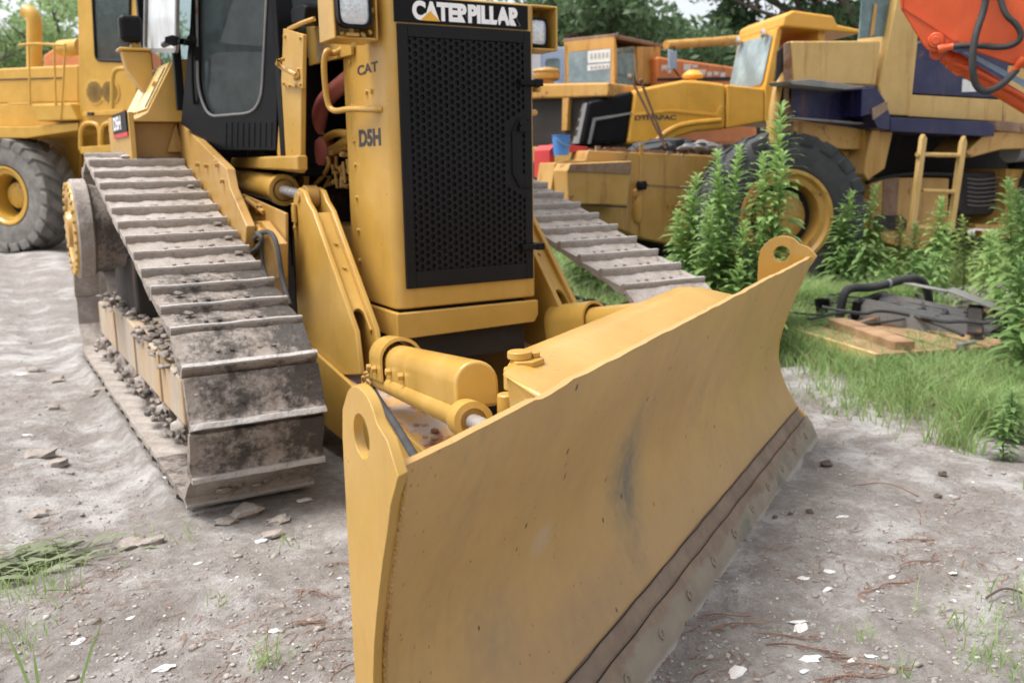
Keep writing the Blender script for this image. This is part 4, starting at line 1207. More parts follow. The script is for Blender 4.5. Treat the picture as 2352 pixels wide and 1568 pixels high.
    for k in range(260):
        y = rnd.uniform(.4, 3.3) if k % 3 else rnd.uniform(.6, 2.2)
        mb.blob((fo - o_ * rnd.uniform(-.015, .17), y, .535 + rnd.uniform(-.05, .05) + .03 * (y > 2)), rnd.uniform(.007, .026), (1.2, 1.9, .6), k, .9, 2)
    for k in range(110):
        y = rnd.uniform(.3, 3.6)
        mb.blob((fo + o_ * rnd.uniform(-.02, .06), y, rnd.uniform(.15, .25)), rnd.uniform(.008, .024), (1, 1.9, .8), k + 200, .9, 2)
    tag(mb.build('mud_cake', MUD4, rf, smooth=120), kind='stuff')
    mb = MB().box((cx - o_ * .3, 2.0, .55), (cx + o_ * .12, 2.9, .95)); P(mb, 'sprocket_guard', DARK, bevel=.02)
make_track(-1); make_track(1)

# ================================================================== WHEELS
def wheel(parent, c, ax, Rr, wd, rim_r, tmat, rmat, nl=22, lug=.04, off=None, dish=.10, hub=.5, ang=.75, lw=.06):
    c = Vector(c); ax = Vector(ax).normalized(); h = wd / 2
    up = Vector((0, 0, 1)); side_ = ax.cross(up).normalized()
    prof = [(-h * .70, rim_r), (-h * .98, rim_r + .05), (-h * 1.06, rim_r + (Rr - rim_r) * .45), (-h * 1.0, Rr * .93), (-h * .84, Rr * .985), (0, Rr), (h * .84, Rr * .985), (h * 1.0, Rr * .93), (h * 1.06, rim_r + (Rr - rim_r) * .45), (h * .98, rim_r + .05), (h * .70, rim_r), (-h * .70, rim_r)]
    mb = MB().lathe(c, ax, prof, 64, up)
    for k in range(nl):
        for sg in (-1, 1):
            a0 = 2 * math.pi * (k + (.5 if sg > 0 else 0)) / nl
            N = 5; w_ = lw; rows = []
            for i in range(N + 2):
                t = i / N
                if i <= N:
                    hh = sg * h * (.02 + .98 * t); a = a0 + ang * t * .32
                    r0, r1 = Rr * (.99 - .035 * t * t), Rr * (1 - .03 * t * t) + lug
                else:
                    hh = sg * h * 1.05; a = a0 + ang * .33; r0, r1 = Rr * .86, Rr * .885
                rows.append((hh, a, r0, r1))
            vs = []
            for hh, a, r0, r1 in rows:
                da = w_ / Rr / 2 * (1 + .3 * abs(hh) / h)
                for r_, dd in ((r0, -da * 1.15), (r1, -da), (r1, da), (r0, da * 1.15)):
                    d = up * math.cos(a + dd) + side_ * math.sin(a + dd)
                    vs.append(c + ax * (hh * (1.0 if r_ == r0 else (1.02 if abs(hh) < h else 1.03))) + d * r_)
            f = [(3, 2, 1, 0), tuple(4 * (N + 1) + q for q in range(4))]
            for i in range(N + 1):
                for q in range(3): f.append((4 * i + q, 4 * i + q + 1, 4 * i + 5 + q, 4 * i + 4 + q))
            mb.add(vs, f)
    ty = mb.build('tyre', tmat, parent, off=off)
    rm = MB().lathe(c, ax, [(h * .66, rim_r * .84), (h * .78, rim_r * .95), (h * .94, rim_r * 1.06), (h * .99, rim_r * 1.08), (h * .995, rim_r * 1.0), (h * .86, rim_r * .93), (h * .84, rim_r * .80), (h * .60 - dish, rim_r * .76), (h * .58 - dish, rim_r * .80), (h * .66, rim_r * .84)], 48).build('rim', rmat, parent, off=off)
    MB().lathe(c, ax, [(h * .50 - dish, rim_r * .82), (h * .60 - dish, rim_r * .80), (h * .60 - dish, .02)], 40).build('shaded_rim_dish', DARK, rm, off=off)  # dark material stands in for the shade inside the deep rim
    hb = MB().lathe(c, ax, [(h * .4 - dish, rim_r * (hub + .03)), (h * .66 - dish * .6, rim_r * (hub + .02)), (h * .72 - dish * .6, rim_r * hub), (h * .78 - dish * .6, rim_r * hub * .8), (h * .80 - dish * .6, .01)], 36)
    hbo = hb.build('hub', rmat, parent, off=off)
    mb = MB()
    for k in range(10):
        a = 2 * math.pi * k / 10
        p = c + (up * math.cos(a) + side_ * math.sin(a)) * rim_r * (hub - .10) + ax * (h * .70 - dish * .6)
        mb.cyl(p, p + ax * .03, .018, n=6)
    build_each(mb, 'wheel_bolt', rmat, hbo, off=off)
    return ty

# ================================================================== OLD WHEELED MACHINE, RIGHT
AL = Vector((5.5, 3.12, 0))
A = thing('wheel_loader', 'old yellow and navy wheeled machine with big bare black tyre and side ladder among weeds', 'wheel loader', AL)
def PA(mb, name, mat, parent=A, **k): return mb.build(name, mat, parent, off=AL, **k)
def plate(pix, y, depth, name, mat, parent=A, bevel=.01, **k):
    return PA(MB().ext([U(p[0], p[1], y=y) for p in pix], (0, depth, 0)), name, mat, parent, bevel=bevel, **k)
wA = MB()
wheel(A, (5.42, 3.20, .88), (-.44, -.90, 0), .88, .62, .47, TYRE, YEL_O, 20, .022, off=AL, lw=.12, dish=.16, hub=.56)
wheel(A, (5.5, 5.2, .88), (0, 1, 0), .87, .66, .47, TYRE, YEL_O, 20, .022, off=AL, lw=.12)
wheel(A, (10.6, 3.14, .88), (0, -1, 0), .87, .66, .47, TYRE, YEL_O, 20, .022, off=AL, lw=.12)
wheel(A, (10.6, 5.2, .88), (0, 1, 0), .87, .66, .47, TYRE, YEL_O, 20, .022, off=AL, lw=.12)
PA(MB().cyl((5.5, 3.3, .88), (5.5, 5.0, .88), .16).cyl((10.6, 3.3, .88), (10.6, 5.0, .88), .16), 'axle', DARK)
plate([(1264, 442), (1275, 374), (1345, 368), (1352, 346), (1640, 358), (1760, 372), (1810, 420), (1760, 500), (1640, 560), (1565, 566), (1470, 546), (1292, 468)], 3.78, .30, 'front_frame', YEL_O)
fb = plate([(1302, 392), (1310, 376), (1452, 370), (1449, 398), (1440, 472), (1306, 468)], 3.52, .25, 'side_box', YEL_O)
plate([(1304, 394), (1310, 378), (1451, 372), (1449, 400)], 3.505, .013, 'box_lip', RUSTM, fb, .003)
plate([(1290, 466), (1440, 474), (1440, 478), (1292, 470)], 3.512, .2, 'box_seam', DARK, fb, 0)
plate([(1470, 330), (1478, 332), (1478, 545), (1470, 542)], 3.765, .014, 'frame_rib', YEL_O, A, .003)
plate([(1480, 423), (1640, 433), (1640, 437), (1480, 427)], 3.774, .005, 'frame_seam', RUSTM, A, 0)
p_ = U(1474, 425, y=3.70)
PA(MB().lathe(p_ + Vector((0, 0, -.02)), (0, 0, 1), [(-.03, .05), (.03, .06), (.06, .045)], 16), 'pin_cap', BLACK)
PA(MB().lathe(p_ + Vector((0, .07, -.22)), (0, 0, 1), [(-.17, .035), (-.12, .06), (.16, .06), (.18, .04)], 16), 'pin', ORANGE_RUST)
mb = MB()
rr_ = random.Random(5)
for k in range(46):
    px = rr_.uniform(1370, 1640); p = U(px, 342 + (px - 1350) * .05 + rr_.uniform(-2, 6), y=3.8 + rr_.uniform(0, .25))
    mb.obox(p, (1, rr_.uniform(-.5, .5), 0), (0, 1, 0), (0, 0, 1), rr_.uniform(.04, .2), .03, rr_.uniform(.02, .06))
tag(PA(mb, 'scrap_litter', RUSTM), kind='stuff')
for q0, q1 in (((1447, 176), (1529, 340)), ((1472, 187), (1524, 322))):
    PA(MB().cyl(U(*q0, y=3.9), U(*q1, y=3.9), .014, n=8).blob(U(*q0, y=3.9), .03, seed=q0[0]), 'control_rod', RUSTM)
# body
plate([(1819, 95), (2024, 94), (2012, 196), (1826, 192)], 3.0, .10, 'tank', YEL_OL, A, .02)
plate([(1802, 100), (1817, 96), (1824, 300), (1800, 302)], 3.02, .02, 'side_frame', RUSTM)
plate([(1786, 118), (1803, 104), (1803, 300), (1774, 305)], 3.05, .02, 'radiator_grid', DARK)
PA(MB().tube([U(1800, 160, y=3.1), U(1786, 200, y=3.05), U(1776, 260, y=3.0), U(1778, 330, y=3.0)], .05, 10), 'side_pipe', YEL_O)
plate([(1814, 186), (1860, 182), (1990, 200), (1946, 206), (1820, 194)], 2.72, .3, 'step_lip', GREY, A, .006)
sb = plate([(1812, 194), (2018, 198), (2030, 226), (2032, 290), (2010, 300), (1810, 274)], 3.02, .03, 'step_box', BLUE_D, A, .004)
plate([(1980, 205), (2012, 200), (2034, 232), (2044, 262), (2044, 300), (2016, 294), (2000, 262), (1978, 268)], 2.74, .28, 'step_bracket', BLUE_D, A, .008)
plate([(2004, 250), (2038, 232), (2040, 252), (2006, 276)], 2.725, .014, 'rust_patch', RUSTM, A, .003)
plate([(1812, 268), (2010, 284), (2010, 288), (1812, 273)], 2.9, .12, 'step_edge', GREY, A, .003)
plate([(1808, 276), (2000, 290), (1994, 345), (1930, 342), (1806, 322)], 3.06, .3, 'fender_panel', YEL_O)
plate([(1930, 345), (1994, 348), (2000, 420), (1975, 400)], 3.2, .3, 'fender_panel', YEL_O)
plate([(2003, 294), (2052, 300), (2033, 388), (1994, 414), (1985, 400), (1989, 365)], 2.95, .35, 'support_leg', YEL_O, A, .015)
cabA = plate([(2063, -10), (2021, 195), (2032, 264), (2091, 267), (2108, 105), (2116, -120), (2082, -140)], 2.98, .45, 'cab', YEL_OL, A, .015)
plate([(1984, -40), (1974, 90), (2030, 84), (2052, -40)], 3.06, .02, 'window', GLASS_T, cabA, 0)
PA(MB().box((6.7, 3.2, 2.72), (9.0, 4.5, 2.75)), 'cab_floor', YEL_O, cabA)
plate([(2010, 10), (2016, 10), (2008, 80), (2000, 84)], 3.04, .015, 'window_bar', YEL_O, cabA, .002)
nv = plate([(2108, 100), (2095, 215), (2306, 227), (2330, 60)], 3.0, .5, 'navy_side_panel', BLUE_D, A, .01)
plate([(2212, 182), (2250, 188), (2262, 210), (2210, 212)], 2.99, .009, 'white_label', WHITE, nv, 0)
plate([(2094, 218), (2304, 230), (2302, 280), (2089, 268)], 2.97, .5, 'lower_panel', YEL_OL, A, .01)
plate([(2305, 150), (2420, 160), (2420, 290), (2304, 284)], 3.05, .5, 'rear_body', YEL_OL, A, .01)
plate([(2045, 269), (2046, 302), (2284, 314), (2286, 288), (2270, 280)], 2.80, .5, 'deck_rail', BLUE_D, A, .008)
plate([(2290, 276), (2420, 290), (2420, 312), (2290, 300)], 2.85, .4, 'rusty_rail', RUSTM, A, .008)
PA(MB().ext([U(*p, y=2.9) for p in ((2264, 306), (2300, 300), (2420, 310), (2420, 340), (2300, 344), (2232, 362), (2220, 350))], (0, .5, 0)), 'curved_bracket', YEL_O, bevel=.02)
# ladder
lad = PA(MB().ext([U(*p, y=2.62) for p in ((2119, 318), (2124, 308), (2130, 318), (2104, 524), (2093, 524))], (0, .05, 0)), 'ladder', YEL_OL, bevel=.004)
PA(MB().ext([U(*p, y=2.62) for p in ((2211, 326), (2218, 312), (2222, 328), (2192, 532), (2181, 532))], (0, .05, 0)), 'ladder_rail', YEL_OL, lad, bevel=.004)
for (xa, ya, xb, yb) in ((2106, 355, 2210, 357), (2118, 438, 2200, 441), (2098, 522, 2190, 526)):
    PA(MB().cyl(U(xa, ya, y=2.645), U(xb, yb, y=2.645), .024, n=10), 'ladder_rung', YEL_OL, lad)
# underneath
plate([(2000, 418), (2030, 410), (2118, 408), (2180, 410), (2176, 520), (2120, 575), (2040, 560), (2000, 530)], 3.2, .5, 'lower_frame', YEL_O)
plate([(2030, 412), (2066, 408), (2060, 500), (2026, 500)], 3.19, .012, 'rust_patch', RUSTM, A, .003)
plate([(2010, 496), (2070, 494), (2084, 506), (2082, 530), (2010, 530)], 3.18, .02, 'frame_slot', DARK, A, .01)
PA(MB().tube(smooth_path([U(1990, 420, y=3.05), U(2050, 402, y=3.05), U(2120, 398, y=3.05), U(2240, 404, y=3.05)], 2), .022, 8), 'pipe', BLACK)
PA(MB().ext([U(*p, y=3.35) for p in ((2190, 395), (2310, 395), (2314, 470), (2290, 494), (2210, 496), (2186, 470))], (0, .8, 0)), 'engine_cover', DARK, bevel=.03)
mb = MB()
for k in range(7): mb.tube(smooth_path([U(2222, 410 + k * 10, y=3.3), U(2250, 414 + k * 10, y=3.28), U(2296, 408 + k * 10, y=3.3)], 1), .006, 6)
build_each(mb, 'engine_hose', GREY, A, off=AL)
plate([(2312, 388), (2420, 392), (2420, 530), (2290, 520), (2310, 480)], 3.2, .6, 'rear_frame', YEL_O)
plate([(2240, 515), (2420, 520), (2420, 530), (2240, 525)], 3.1, .1, 'side_rail', YEL_O)
plate([(2255, 530), (2330, 534), (2328, 550), (2256, 548)], 3.1, .1, 'side_rail', YEL_O)
PA(MB().cyl(U(2320, 350, y=3.1), U(2420, 345, y=3.3), .13, n=20), 'rear_drum', GREY)
PA(MB().box((6.3, 4.2, .7), (11.5, 4.7, 1.75)).box((6.4, 3.3, 1.9), (7.0, 3.9, 2.4)).box((3.2, 4.1, .85), (6.3, 5.0, 1.5)).box((6.9, 3.5, 1.75), (11.5, 4.6, 1.95)), 'chassis', DARK)

# bucket and red panel at the nose of the old machine
bk0 = U(1289, 357, y=3.85)
BK = thing('paint_bucket', 'blue plastic bucket with wire handle standing on the nose of the old wheeled machine', 'bucket', bk0)
bb = MB().lathe((0, 0, 0), (0, 0, 1), [(0, .075), (.0, .078), (.15, .088), (.19, .090), (.192, .095), (.20, .095), (.20, .088), (.02, .072)], 28).build('bucket_body', BLUE_B, BK)
MB().tube(smooth_path([(-.09, -.03, .16), (-.03, -.115, .10), (.05, -.11, .08), (.10, -.02, .16)], 2), .004, 6).build('handle', GREY, BK)
plate([(1262, 345), (1274, 333), (1274, 408), (1262, 408)], 3.9, .3, 'red_end_plate', RED, A, .004)
plate([(1273, 372), (1294, 372), (1290, 440), (1270, 412)], 3.12, .06, 'navy_end_plate', BLUE_D, A, .004) if False else None
plate([(1285, 330), (1350, 338), (1350, 350), (1287, 350)], 4.0, .2, 'red_bar', RED, A, .004)
sk = thing('sack', 'crumpled pale grey sack lying on the frame beside the big black tyre', 'sack', U(1608, 346, y=3.95))
MB().blob((0, 0, .04), .13, (1.7, .8, .42), 4, .9, 4).build('sack_cloth', GREY, sk, smooth=60)

# ================================================================== RED-ORANGE EXCAVATOR ARM
EL = UD(2200, 60, 6.6)
EX = thing('excavator_arm', 'bright red orange excavator arm with hydraulic hoses hanging in at upper right', 'excavator arm', EL)
def PE(mb, name, mat, parent=EX, **k): return mb.build(name, mat, parent, off=EL, **k)
en = -ray(2200, 60).normalized()
EP = UD(2200, 60, 6.6)
def EU(px, py, o=0): return UP(px, py, EP + en * o, en)
arm = PE(MB().ext([EU(*p) for p in ((2060, -90), (2069, 22), (2120, 105), (2130, 116), (2146, 121), (2170, 114), (2182, 100), (2460, 196), (2460, -90))], -en * .42), 'boom_box', RED_O, bevel=.012)
PE(MB().ext([EU(*p, .0) for p in ((2060, -90), (2069, 22), (2074, 21), (2066, -90))], en * .03), 'edge_strip', RED_O, arm, bevel=.003)
PE(MB().ext([EU(*p, .0) for p in ((2076, 12), (2120, 40), (2200, 92), (2196, 97), (2116, 46), (2074, 19))], en * .012), 'weld_seam', RED_O, arm)
PE(MB().lathe(EU(2150, 93), en, [(-.02, .055), (.02, .055), (.025, .048), (.03, .048), (.03, .03), (.045, .028), (.045, .01)], 24), 'pin', RED_O, arm, bevel=.003)
cy = PE(MB().lathe(EU(2168, 128, -.2), (EU(2440, 292, -.2) - EU(2168, 128, -.2)), [(0, .03), (0, .052), (.06, .055), (.065, .066), (.16, .066), (.165, .058), (1.6, .058), (1.6, .02)], 24), 'cylinder', RED_O)
PE(MB().lathe(EU(2152, 122, -.2), en, [(-.05, .05), (.05, .05)], 20).ext([EU(*p, -.16) for p in ((2188, 146), (2212, 150), (2214, 172), (2198, 176), (2186, 168))], -en * .09), 'cylinder_head', RED_O, cy, bevel=.006)
PE(MB().ext([EU(*p, -.1) for p in ((2208, 120), (2224, 118), (2460, 240), (2460, 262))], -en * .02), 'side_strip', BLUE_P)
PE(MB().tube([EU(2190, 145, -.12), EU(2250, 168, -.1), EU(2460, 280, -.1)], .018, 8), 'pipe', RED_O, cy)
def ehose(pts, r, o): PE(MB().tube(smooth_path([EU(p[0], p[1], o + (p[2] if len(p) > 2 else 0)) for p in pts], 3), r, 10), 'hose', RUBBER)
ehose([(2272, -60), (2262, 20), (2240, 80, .1), (2232, 140, .14), (2238, 196, .12), (2262, 214, .1), (2300, 198, .05), (2336, 160)], .024, .06)
ehose([(2290, -60), (2302, 30, .05), (2340, 60, .05), (2348, 92, .05), (2310, 112, .04), (2240, 104, .02), (2180, 108)], .020, .03)
build_each(MB().lathe(EU(2322, 172, .06), EU(2345, 145, .06) - EU(2322, 172, .06), [(0, .026), (.07, .026), (.08, .034), (.13, .034)], 14).lathe(EU(2190, 107, .03), EU(2165, 112, .03) - EU(2190, 107, .03), [(0, .024), (.05, .024), (.06, .03), (.10, .03)], 14), 'hose_end', RED_O, EX, off=EL)

# ================================================================== ROLLER behind
RN = Vector((-.34, -.94, 0)).normalized(); RX = Vector((.94, -.34, 0)).normalized()
RP = UD(1460, 330, 14.2)
RL = Vector((RP.x, RP.y, 0))
RO = thing('road_roller', 'amber yellow road roller with black sloping nose and milky windscreen behind the old machine', 'road roller', RL)
def RU(px, py, o=0): return UP(px, py, RP + RN * o, RN)
def PR(mb, name, mat, parent=RO, **k): return mb.build(name, mat, parent, off=RL, **k)
dep = -RN * 1.45
hood = PR(MB().ext([RU(*p) for p in ((1458, 207), (1500, 198), (1572, 184), (1612, 186), (1667, 193), (1667, 296), (1655, 298), (1600, 302), (1560, 314), (1532, 331), (1440, 331))], dep), 'hood', YEL_R, bevel=.05, seg=3)
PR(MB().ext([RU(*p) for p in ((1669, 194), (1756, 204), (1756, 280), (1669, 296))], dep), 'rear_hood', YEL_R, bevel=.03, seg=3)
nose = PR(MB().ext([RU(*p, -.01) for p in ((1352, 234), (1456, 208), (1439, 331), (1332, 331))], -RN * 1.43), 'nose', BLACK, bevel=.05, seg=3)
PR(MB().ext([RU(*p, .0) for p in ((1362, 272), (1452, 258), (1450, 263), (1368, 278), (1356, 331), (1350, 331))], RN * .02), 'nose_ridge', GREY, nose, bevel=.004)
fc = RU(1352, 234, -.01); fd = RU(1332, 331, -.01)
PR(MB().ext([fc + (fd - fc) * v_ - RN * u_ - RX * .004 for v_, u_ in ((.02, .03), (.98, .03), (.98, 1.40), (.02, 1.40))], -RX * .01), 'nose_panel', GREY, nose)
for t in (.28, .5, .72):
    q = [fc + (fd - fc) * (t + d_) - RN * k_ - RX * .012 for d_, k_ in ((-.07, .25), (-.07, 1.35), (.07, 1.35), (.07, .25))]
    PR(MB().ext(q, -RX * .01), 'nose_vent', DARK, nose)
for t in (.2, .45, .7):
    p = RU(1352 + 100 * t, 234 - 26 * t, -.3)
    PR(MB().obox(p - RN * .4 + Vector((0, 0, .02)), RX, RN, (0, 0, 1), .12, .7, .02), 'nose_vent', DARK, nose)
PR(MB().tube(smooth_path([RU(1500, 331, .0), RU(1530, 302, .0), RU(1570, 284, .0), RU(1655, 276, .0)], 2), .04, 8), 'fender_ridge', YEL_R, hood)
PR(MB().ext([RU(*p, .0) for p in ((1458, 262), (1540, 252), (1645, 262), (1652, 244), (1660, 244), (1655, 270), (1540, 258), (1458, 267))], RN * .015), 'hood_ridge', YEL_R, hood, bevel=.006)
PR(MB().tube(smooth_path([RU(1474, 334, -.05), RU(1490, 322, -.05), RU(1512, 322, -.05), RU(1530, 340, -.05)], 2), .05, 8), 'red_hose', RED)
a = RU(1458, 277, .002); b = RU(1553, 263, .002)
lettering('DYNAPAC', 'lettering', LETB, hood, a, RX, (0, 0, 1), (b - a).dot(RX), .075, .03, .004, off=RL)
q = RU(1591, 186, -.7)
PR(MB().lathe(q - Vector((0, 0, .05)), (0, 0, 1), [(0, .06), (.08, .06), (.09, .16), (.13, .17), (.2, .10), (.22, .02)], 24), 'air_intake', YEL_R, hood)
# cab of the roller
cabc = RU(1756, 204); cabt = RU(1785, 64)
cabR = PR(MB().ext([RU(*p) for p in ((1757, 280), (1757, 204), (1785, 64), (1798, 64), (1778, 186), (1784, 200), (1900, 210), (1900, 290))], dep), 'cab', YEL_R, bevel=.02)
PR(MB().ext([RU(*p) for p in ((1880, 70), (1895, 72), (1895, 215), (1880, 215))], dep), 'rear_post', YEL_R, cabR, bevel=.01)
cn = Vector(((cabt - cabc).z, 0, -(cabt - cabc).dot(RX))); fn = (-RX * (cabt - cabc).z + Vector((0, 0, 1)) * (cabt - cabc).dot(RX)).normalized()
wn = [cabc + (cabt - cabc) * v_ - RN * u_ + fn * .012 for v_, u_ in ((.07, .10), (.90, .08), (.92, 1.36), (.07, 1.38))]
PR(MB().ext(rounded(wn, .08), fn * .008), 'windscreen', GLASS_P, cabR, smooth=0)
roofp = [RU(*p, .12) for p in ((1797, 62), (1801, 36), (1823, 24), (1915, 37), (1924, 57), (1977, 68), (1975, 79))]
PR(MB().ext(roofp, -RN * 1.65), 'roof', YEL_R, cabR, bevel=.04, seg=3)
for u_ in (.25, 1.2):
    p = cabt - RN * u_ - RX * .1 + Vector((0, 0, -.05))
    PR(MB().lathe(p, -RX, [(-.06, .03), (0, .07), (.02, .075), (.025, .06)], 14), 'work_lamp', SILV, cabR)
PR(MB().obox(RP + RX * 1.4 - RN * .8 + Vector((0, 0, -.75)), RX, RN, (0, 0, 1), 3.4, 1.2, .9), 'chassis', DARK)
gq = gzf(RL.x, RL.y)
PR(MB().lathe(RL + RX * -.2 - RN * .8 + Vector((0, 0, gq + .70)), RN, [(-.8, .3), (-.8, .70), (.8, .70), (.8, .3)], 40), 'drum', GREY)
wheel(RO, RL + RX * 2.4 - RN * .1 + Vector((0, 0, gq + .68)), RN, .68, .5, .36, TYRE, YEL_R, 20, .03, off=RL)
wheel(RO, RL + RX * 2.4 - RN * 1.5 + Vector((0, 0, gq + .68)), -RN, .68, .5, .36, TYRE, YEL_R, 20, .03, off=RL)

# ================================================================== RUSTY MACHINE, BLUE TRUCK, ORANGE EXCAVATOR far behind
def faced(px, py, depth, n): return UD(px, py, depth), Vector(n).normalized()
BP = UD(1411, 140, 15.5); BN1 = Vector((-.90, -.43, 0)).normalized(); BN2 = Vector((.43, -.90, 0)).normalized()
BLc = Vector((BP.x, BP.y, gzf(BP.x, BP.y)))
B = thing('rusty_loader', 'rusty orange machine with boxy cab and papers behind its windscreen, far behind the dozer', 'loader', BLc)
def PB(mb, name, mat, parent=B, **k): return mb.build(name, mat, parent, off=BLc, **k)
def B1(px, py, o=0): return UP(px, py, BP + BN1 * o, BN1)
def B2(px, py, o=0): return UP(px, py, BP + BN2 * o, BN2)
wsc = [B1(1306, 121), B1(1404, 112), B1(1402, 190), B1(1306, 191)]
cabB = PB(MB().ext([B1(*p) for p in ((1295, 97), (1411, 84), (1411, 202), (1297, 198))], -BN1 * .06, [rounded(wsc, .05)]), 'cab_front', ORANGE_RUST, bevel=.01)
PB(MB().ext(wsc, -BN1 * .01), 'windscreen', GLASS_P, cabB, smooth=0)  # pale diffuse pane stands in for a bright reflection
PB(MB().ext([B1(*p, .006) for p in ((1350, 118), (1402, 113), (1401, 142), (1350, 146))], -BN1 * .006), 'paper', WHITE, cabB, smooth=0)
PB(MB().ext([B1(*p, .006) for p in ((1349, 150), (1401, 146), (1400, 158), (1349, 164))], -BN1 * .006), 'paper', WHITE, cabB, smooth=0)
mb = MB()
for k in range(5): mb.ext([B1(1356 + k * 9, 124 - k * .8, .010), B1(1361 + k * 9, 123.5 - k * .8, .010), B1(1361 + k * 9, 136 - k * .8, .010), B1(1356 + k * 9, 136.5 - k * .8, .010)], -BN1 * .003)
for k in range(5): mb.ext([B1(1356 + k * 9, 153 - k * .8, .010), B1(1362 + k * 9, 152.5 - k * .8, .010), B1(1362 + k * 9, 159 - k * .8, .010), B1(1356 + k * 9, 159.5 - k * .8, .010)], -BN1 * .003)
build_each(mb, 'faded_writing', LETF, cabB, smooth=0, off=BLc)
w1 = [B2(1417, 112), B2(1457, 107), B2(1457, 196), B2(1417, 200)]; w2 = [B2(1464, 108), B2(1506, 108), B2(1506, 192), B2(1464, 192)]
sdB = PB(MB().ext([B2(*p) for p in ((1412, 84), (1517, 100), (1517, 190), (1412, 203))], -BN2 * .05, [w1, w2]), 'cab_side', ORANGE_RUST, bevel=.008)
PB(MB().ext(w1, -BN2 * .01), 'side_window', GLASS_T, sdB, smooth=0)
PB(MB().ext([B2(1464, 140), B2(1506, 138), B2(1506, 192), B2(1464, 192)], -BN2 * .02), 'side_panel', GREY, sdB)
c0 = B1(1411, 90); 
PB(MB().ext([B1(1290, 99), B1(1292, 90), B1(1412, 78), B1(1412, 88)], -BN1 * 2.0), 'cab_roof', RUSTM, bevel=.02)
PB(MB().ext([B1(1297, 100), B1(1303, 100), B1(1303, 200), B1(1298, 200)], -BN1 * 1.9), 'cab_far_side', ORANGE_RUST)
hB = PB(MB().ext([B1(*p, 1.6) for p in ((1205, 194), (1398, 190), (1398, 222), (1205, 228))], -BN1 * 1.6), 'hood', ORANGE_RUST, bevel=.03)
PB(MB().ext([B1(*p, 1.5) for p in ((1205, 228), (1398, 222), (1398, 330), (1205, 330))], -BN1 * 1.4), 'engine_bay', DARK)
PB(MB().ext([B1(*p, 1.6) for p in ((1292, 226), (1306, 225), (1302, 300), (1290, 300))], -BN1 * .1), 'bay_post', ORANGE_RUST, bevel=.005)
PB(MB().ext([B1(*p, 1.7) for p in ((1205, 338), (1330, 336), (1330, 420), (1205, 430))], -BN1 * 1.2), 'front_frame', YEL_O, bevel=.02)
q = B1(1255, 192, 1.0)
PB(MB().lathe(q, (0, 0, 1), [(-.05, .12), (.06, .12), (.07, .22), (.13, .23), (.14, .20), (.17, .20), (.19, .22), (.22, .2), (.25, .05)], 24), 'air_intake', YEL_O, hB)
PB(MB().obox(BP + Vector((0, 0, -1.3)) - BN1 * .6 - BN2 * .9, BN1, BN2, (0, 0, 1), 2.6, 1.6, 1.8), 'chassis', DARK)
for o1, o2 in ((.8, .1), (.8, -2.0), (-2, .1), (-2, -2.0)):
    cc_ = Vector((BP.x, BP.y, BLc.z + .7)) + BN1 * o1 + BN2 * o2
    wheel(B, cc_, BN2 * (1 if o2 > 0 else -1), .7, .5, .36, TYRE, ORANGE_RUST, 18, .03, off=BLc)

CP = UD(1264, 150, 19); CN = Vector((-.5, -.86, 0)).normalized(); CLc = Vector((CP.x, CP.y, gzf(CP.x, CP.y)))
T = thing('blue_truck', 'pale blue truck cab just showing beside the right headlight of the dozer', 'truck', CLc)
def CU(px, py, o=0): return UP(px, py, CP + CN * o, CN)
def PC(mb, name, mat, parent=T, **k): return mb.build(name, mat, parent, off=CLc, **k)
wn = [CU(1254, 136), CU(1287, 136), CU(1285, 188), CU(1252, 188)]
cbt = PC(MB().ext([CU(*p) for p in ((1220, 112), (1246, 106), (1298, 109), (1298, 300), (1205, 300), (1205, 130))], -CN * 1.6, [rounded(wn, .08)]), 'cab', BLUE_P, bevel=.03)
PC(MB().ext([CU(p[0], p[1], -.02) for p in ((1253, 135), (1288, 135), (1286, 189), (1251, 189))], -CN * .02), 'window', GLASS_T, cbt, smooth=0)
PC(MB().ext([CU(*p, .01) for p in ((1222, 124), (1242, 122), (1242, 188), (1220, 188))], -CN * .008), 'door_panel', WALLP, cbt)
for k_ in (-.4, -1.3): PC(MB().lathe(Vector((CP.x, CP.y, CLc.z + .5)) + CN * .1 + Vector((k_, .2, 0)), CN, [(-.25, .25), (-.25, .5), (0, .5), (.02, .3)], 28), 'wheel', TYRE)

OP = UD(1595, 160, 17); ON = Vector((.1, -1, 0)).normalized(); OLc = Vector((OP.x, OP.y, gzf(OP.x, OP.y)))
OE = thing('orange_excavator', 'orange excavator house with worn white lettering, behind the roller', 'excavator', OLc)
def OU(px, py, o=0): return UP(px, py, OP + ON * o, ON)
def PO(mb, name, mat, parent=OE, **k): return mb.build(name, mat, parent, off=OLc, **k)
hs_ = PO(MB().ext([OU(*p) for p in ((1510, 130), (1560, 136), (1672, 152), (1740, 160), (1740, 330), (1510, 330))], -ON * 2.2), 'house', paint('orange_paint', (0.62, 0.19, 0.045), .3, .2, .5), bevel=.05)
rr_ = random.Random(9)
mb = MB()
for k, (px, py, w_, h_) in enumerate(((1520, 150, 14, 14), (1534, 160, 9, 10), (1570, 148, 18, 16), (1590, 150, 14, 8), (1600, 160, 22, 12), (1626, 166, 10, 12), (1640, 164, 12, 10), (1655, 167, 12, 11))):
    mb.ext([OU(px + rr_.uniform(-2, 2), py, .01), OU(px + w_, py + rr_.uniform(-1, 3), .01), OU(px + w_ - 3, py + h_, .01), OU(px + w_ * .4, py + h_ * rr_.uniform(.5, 1), .01), OU(px, py + h_, .01)], -ON * .008)
PO(mb, 'worn_lettering', WHITE, hs_, smooth=0)
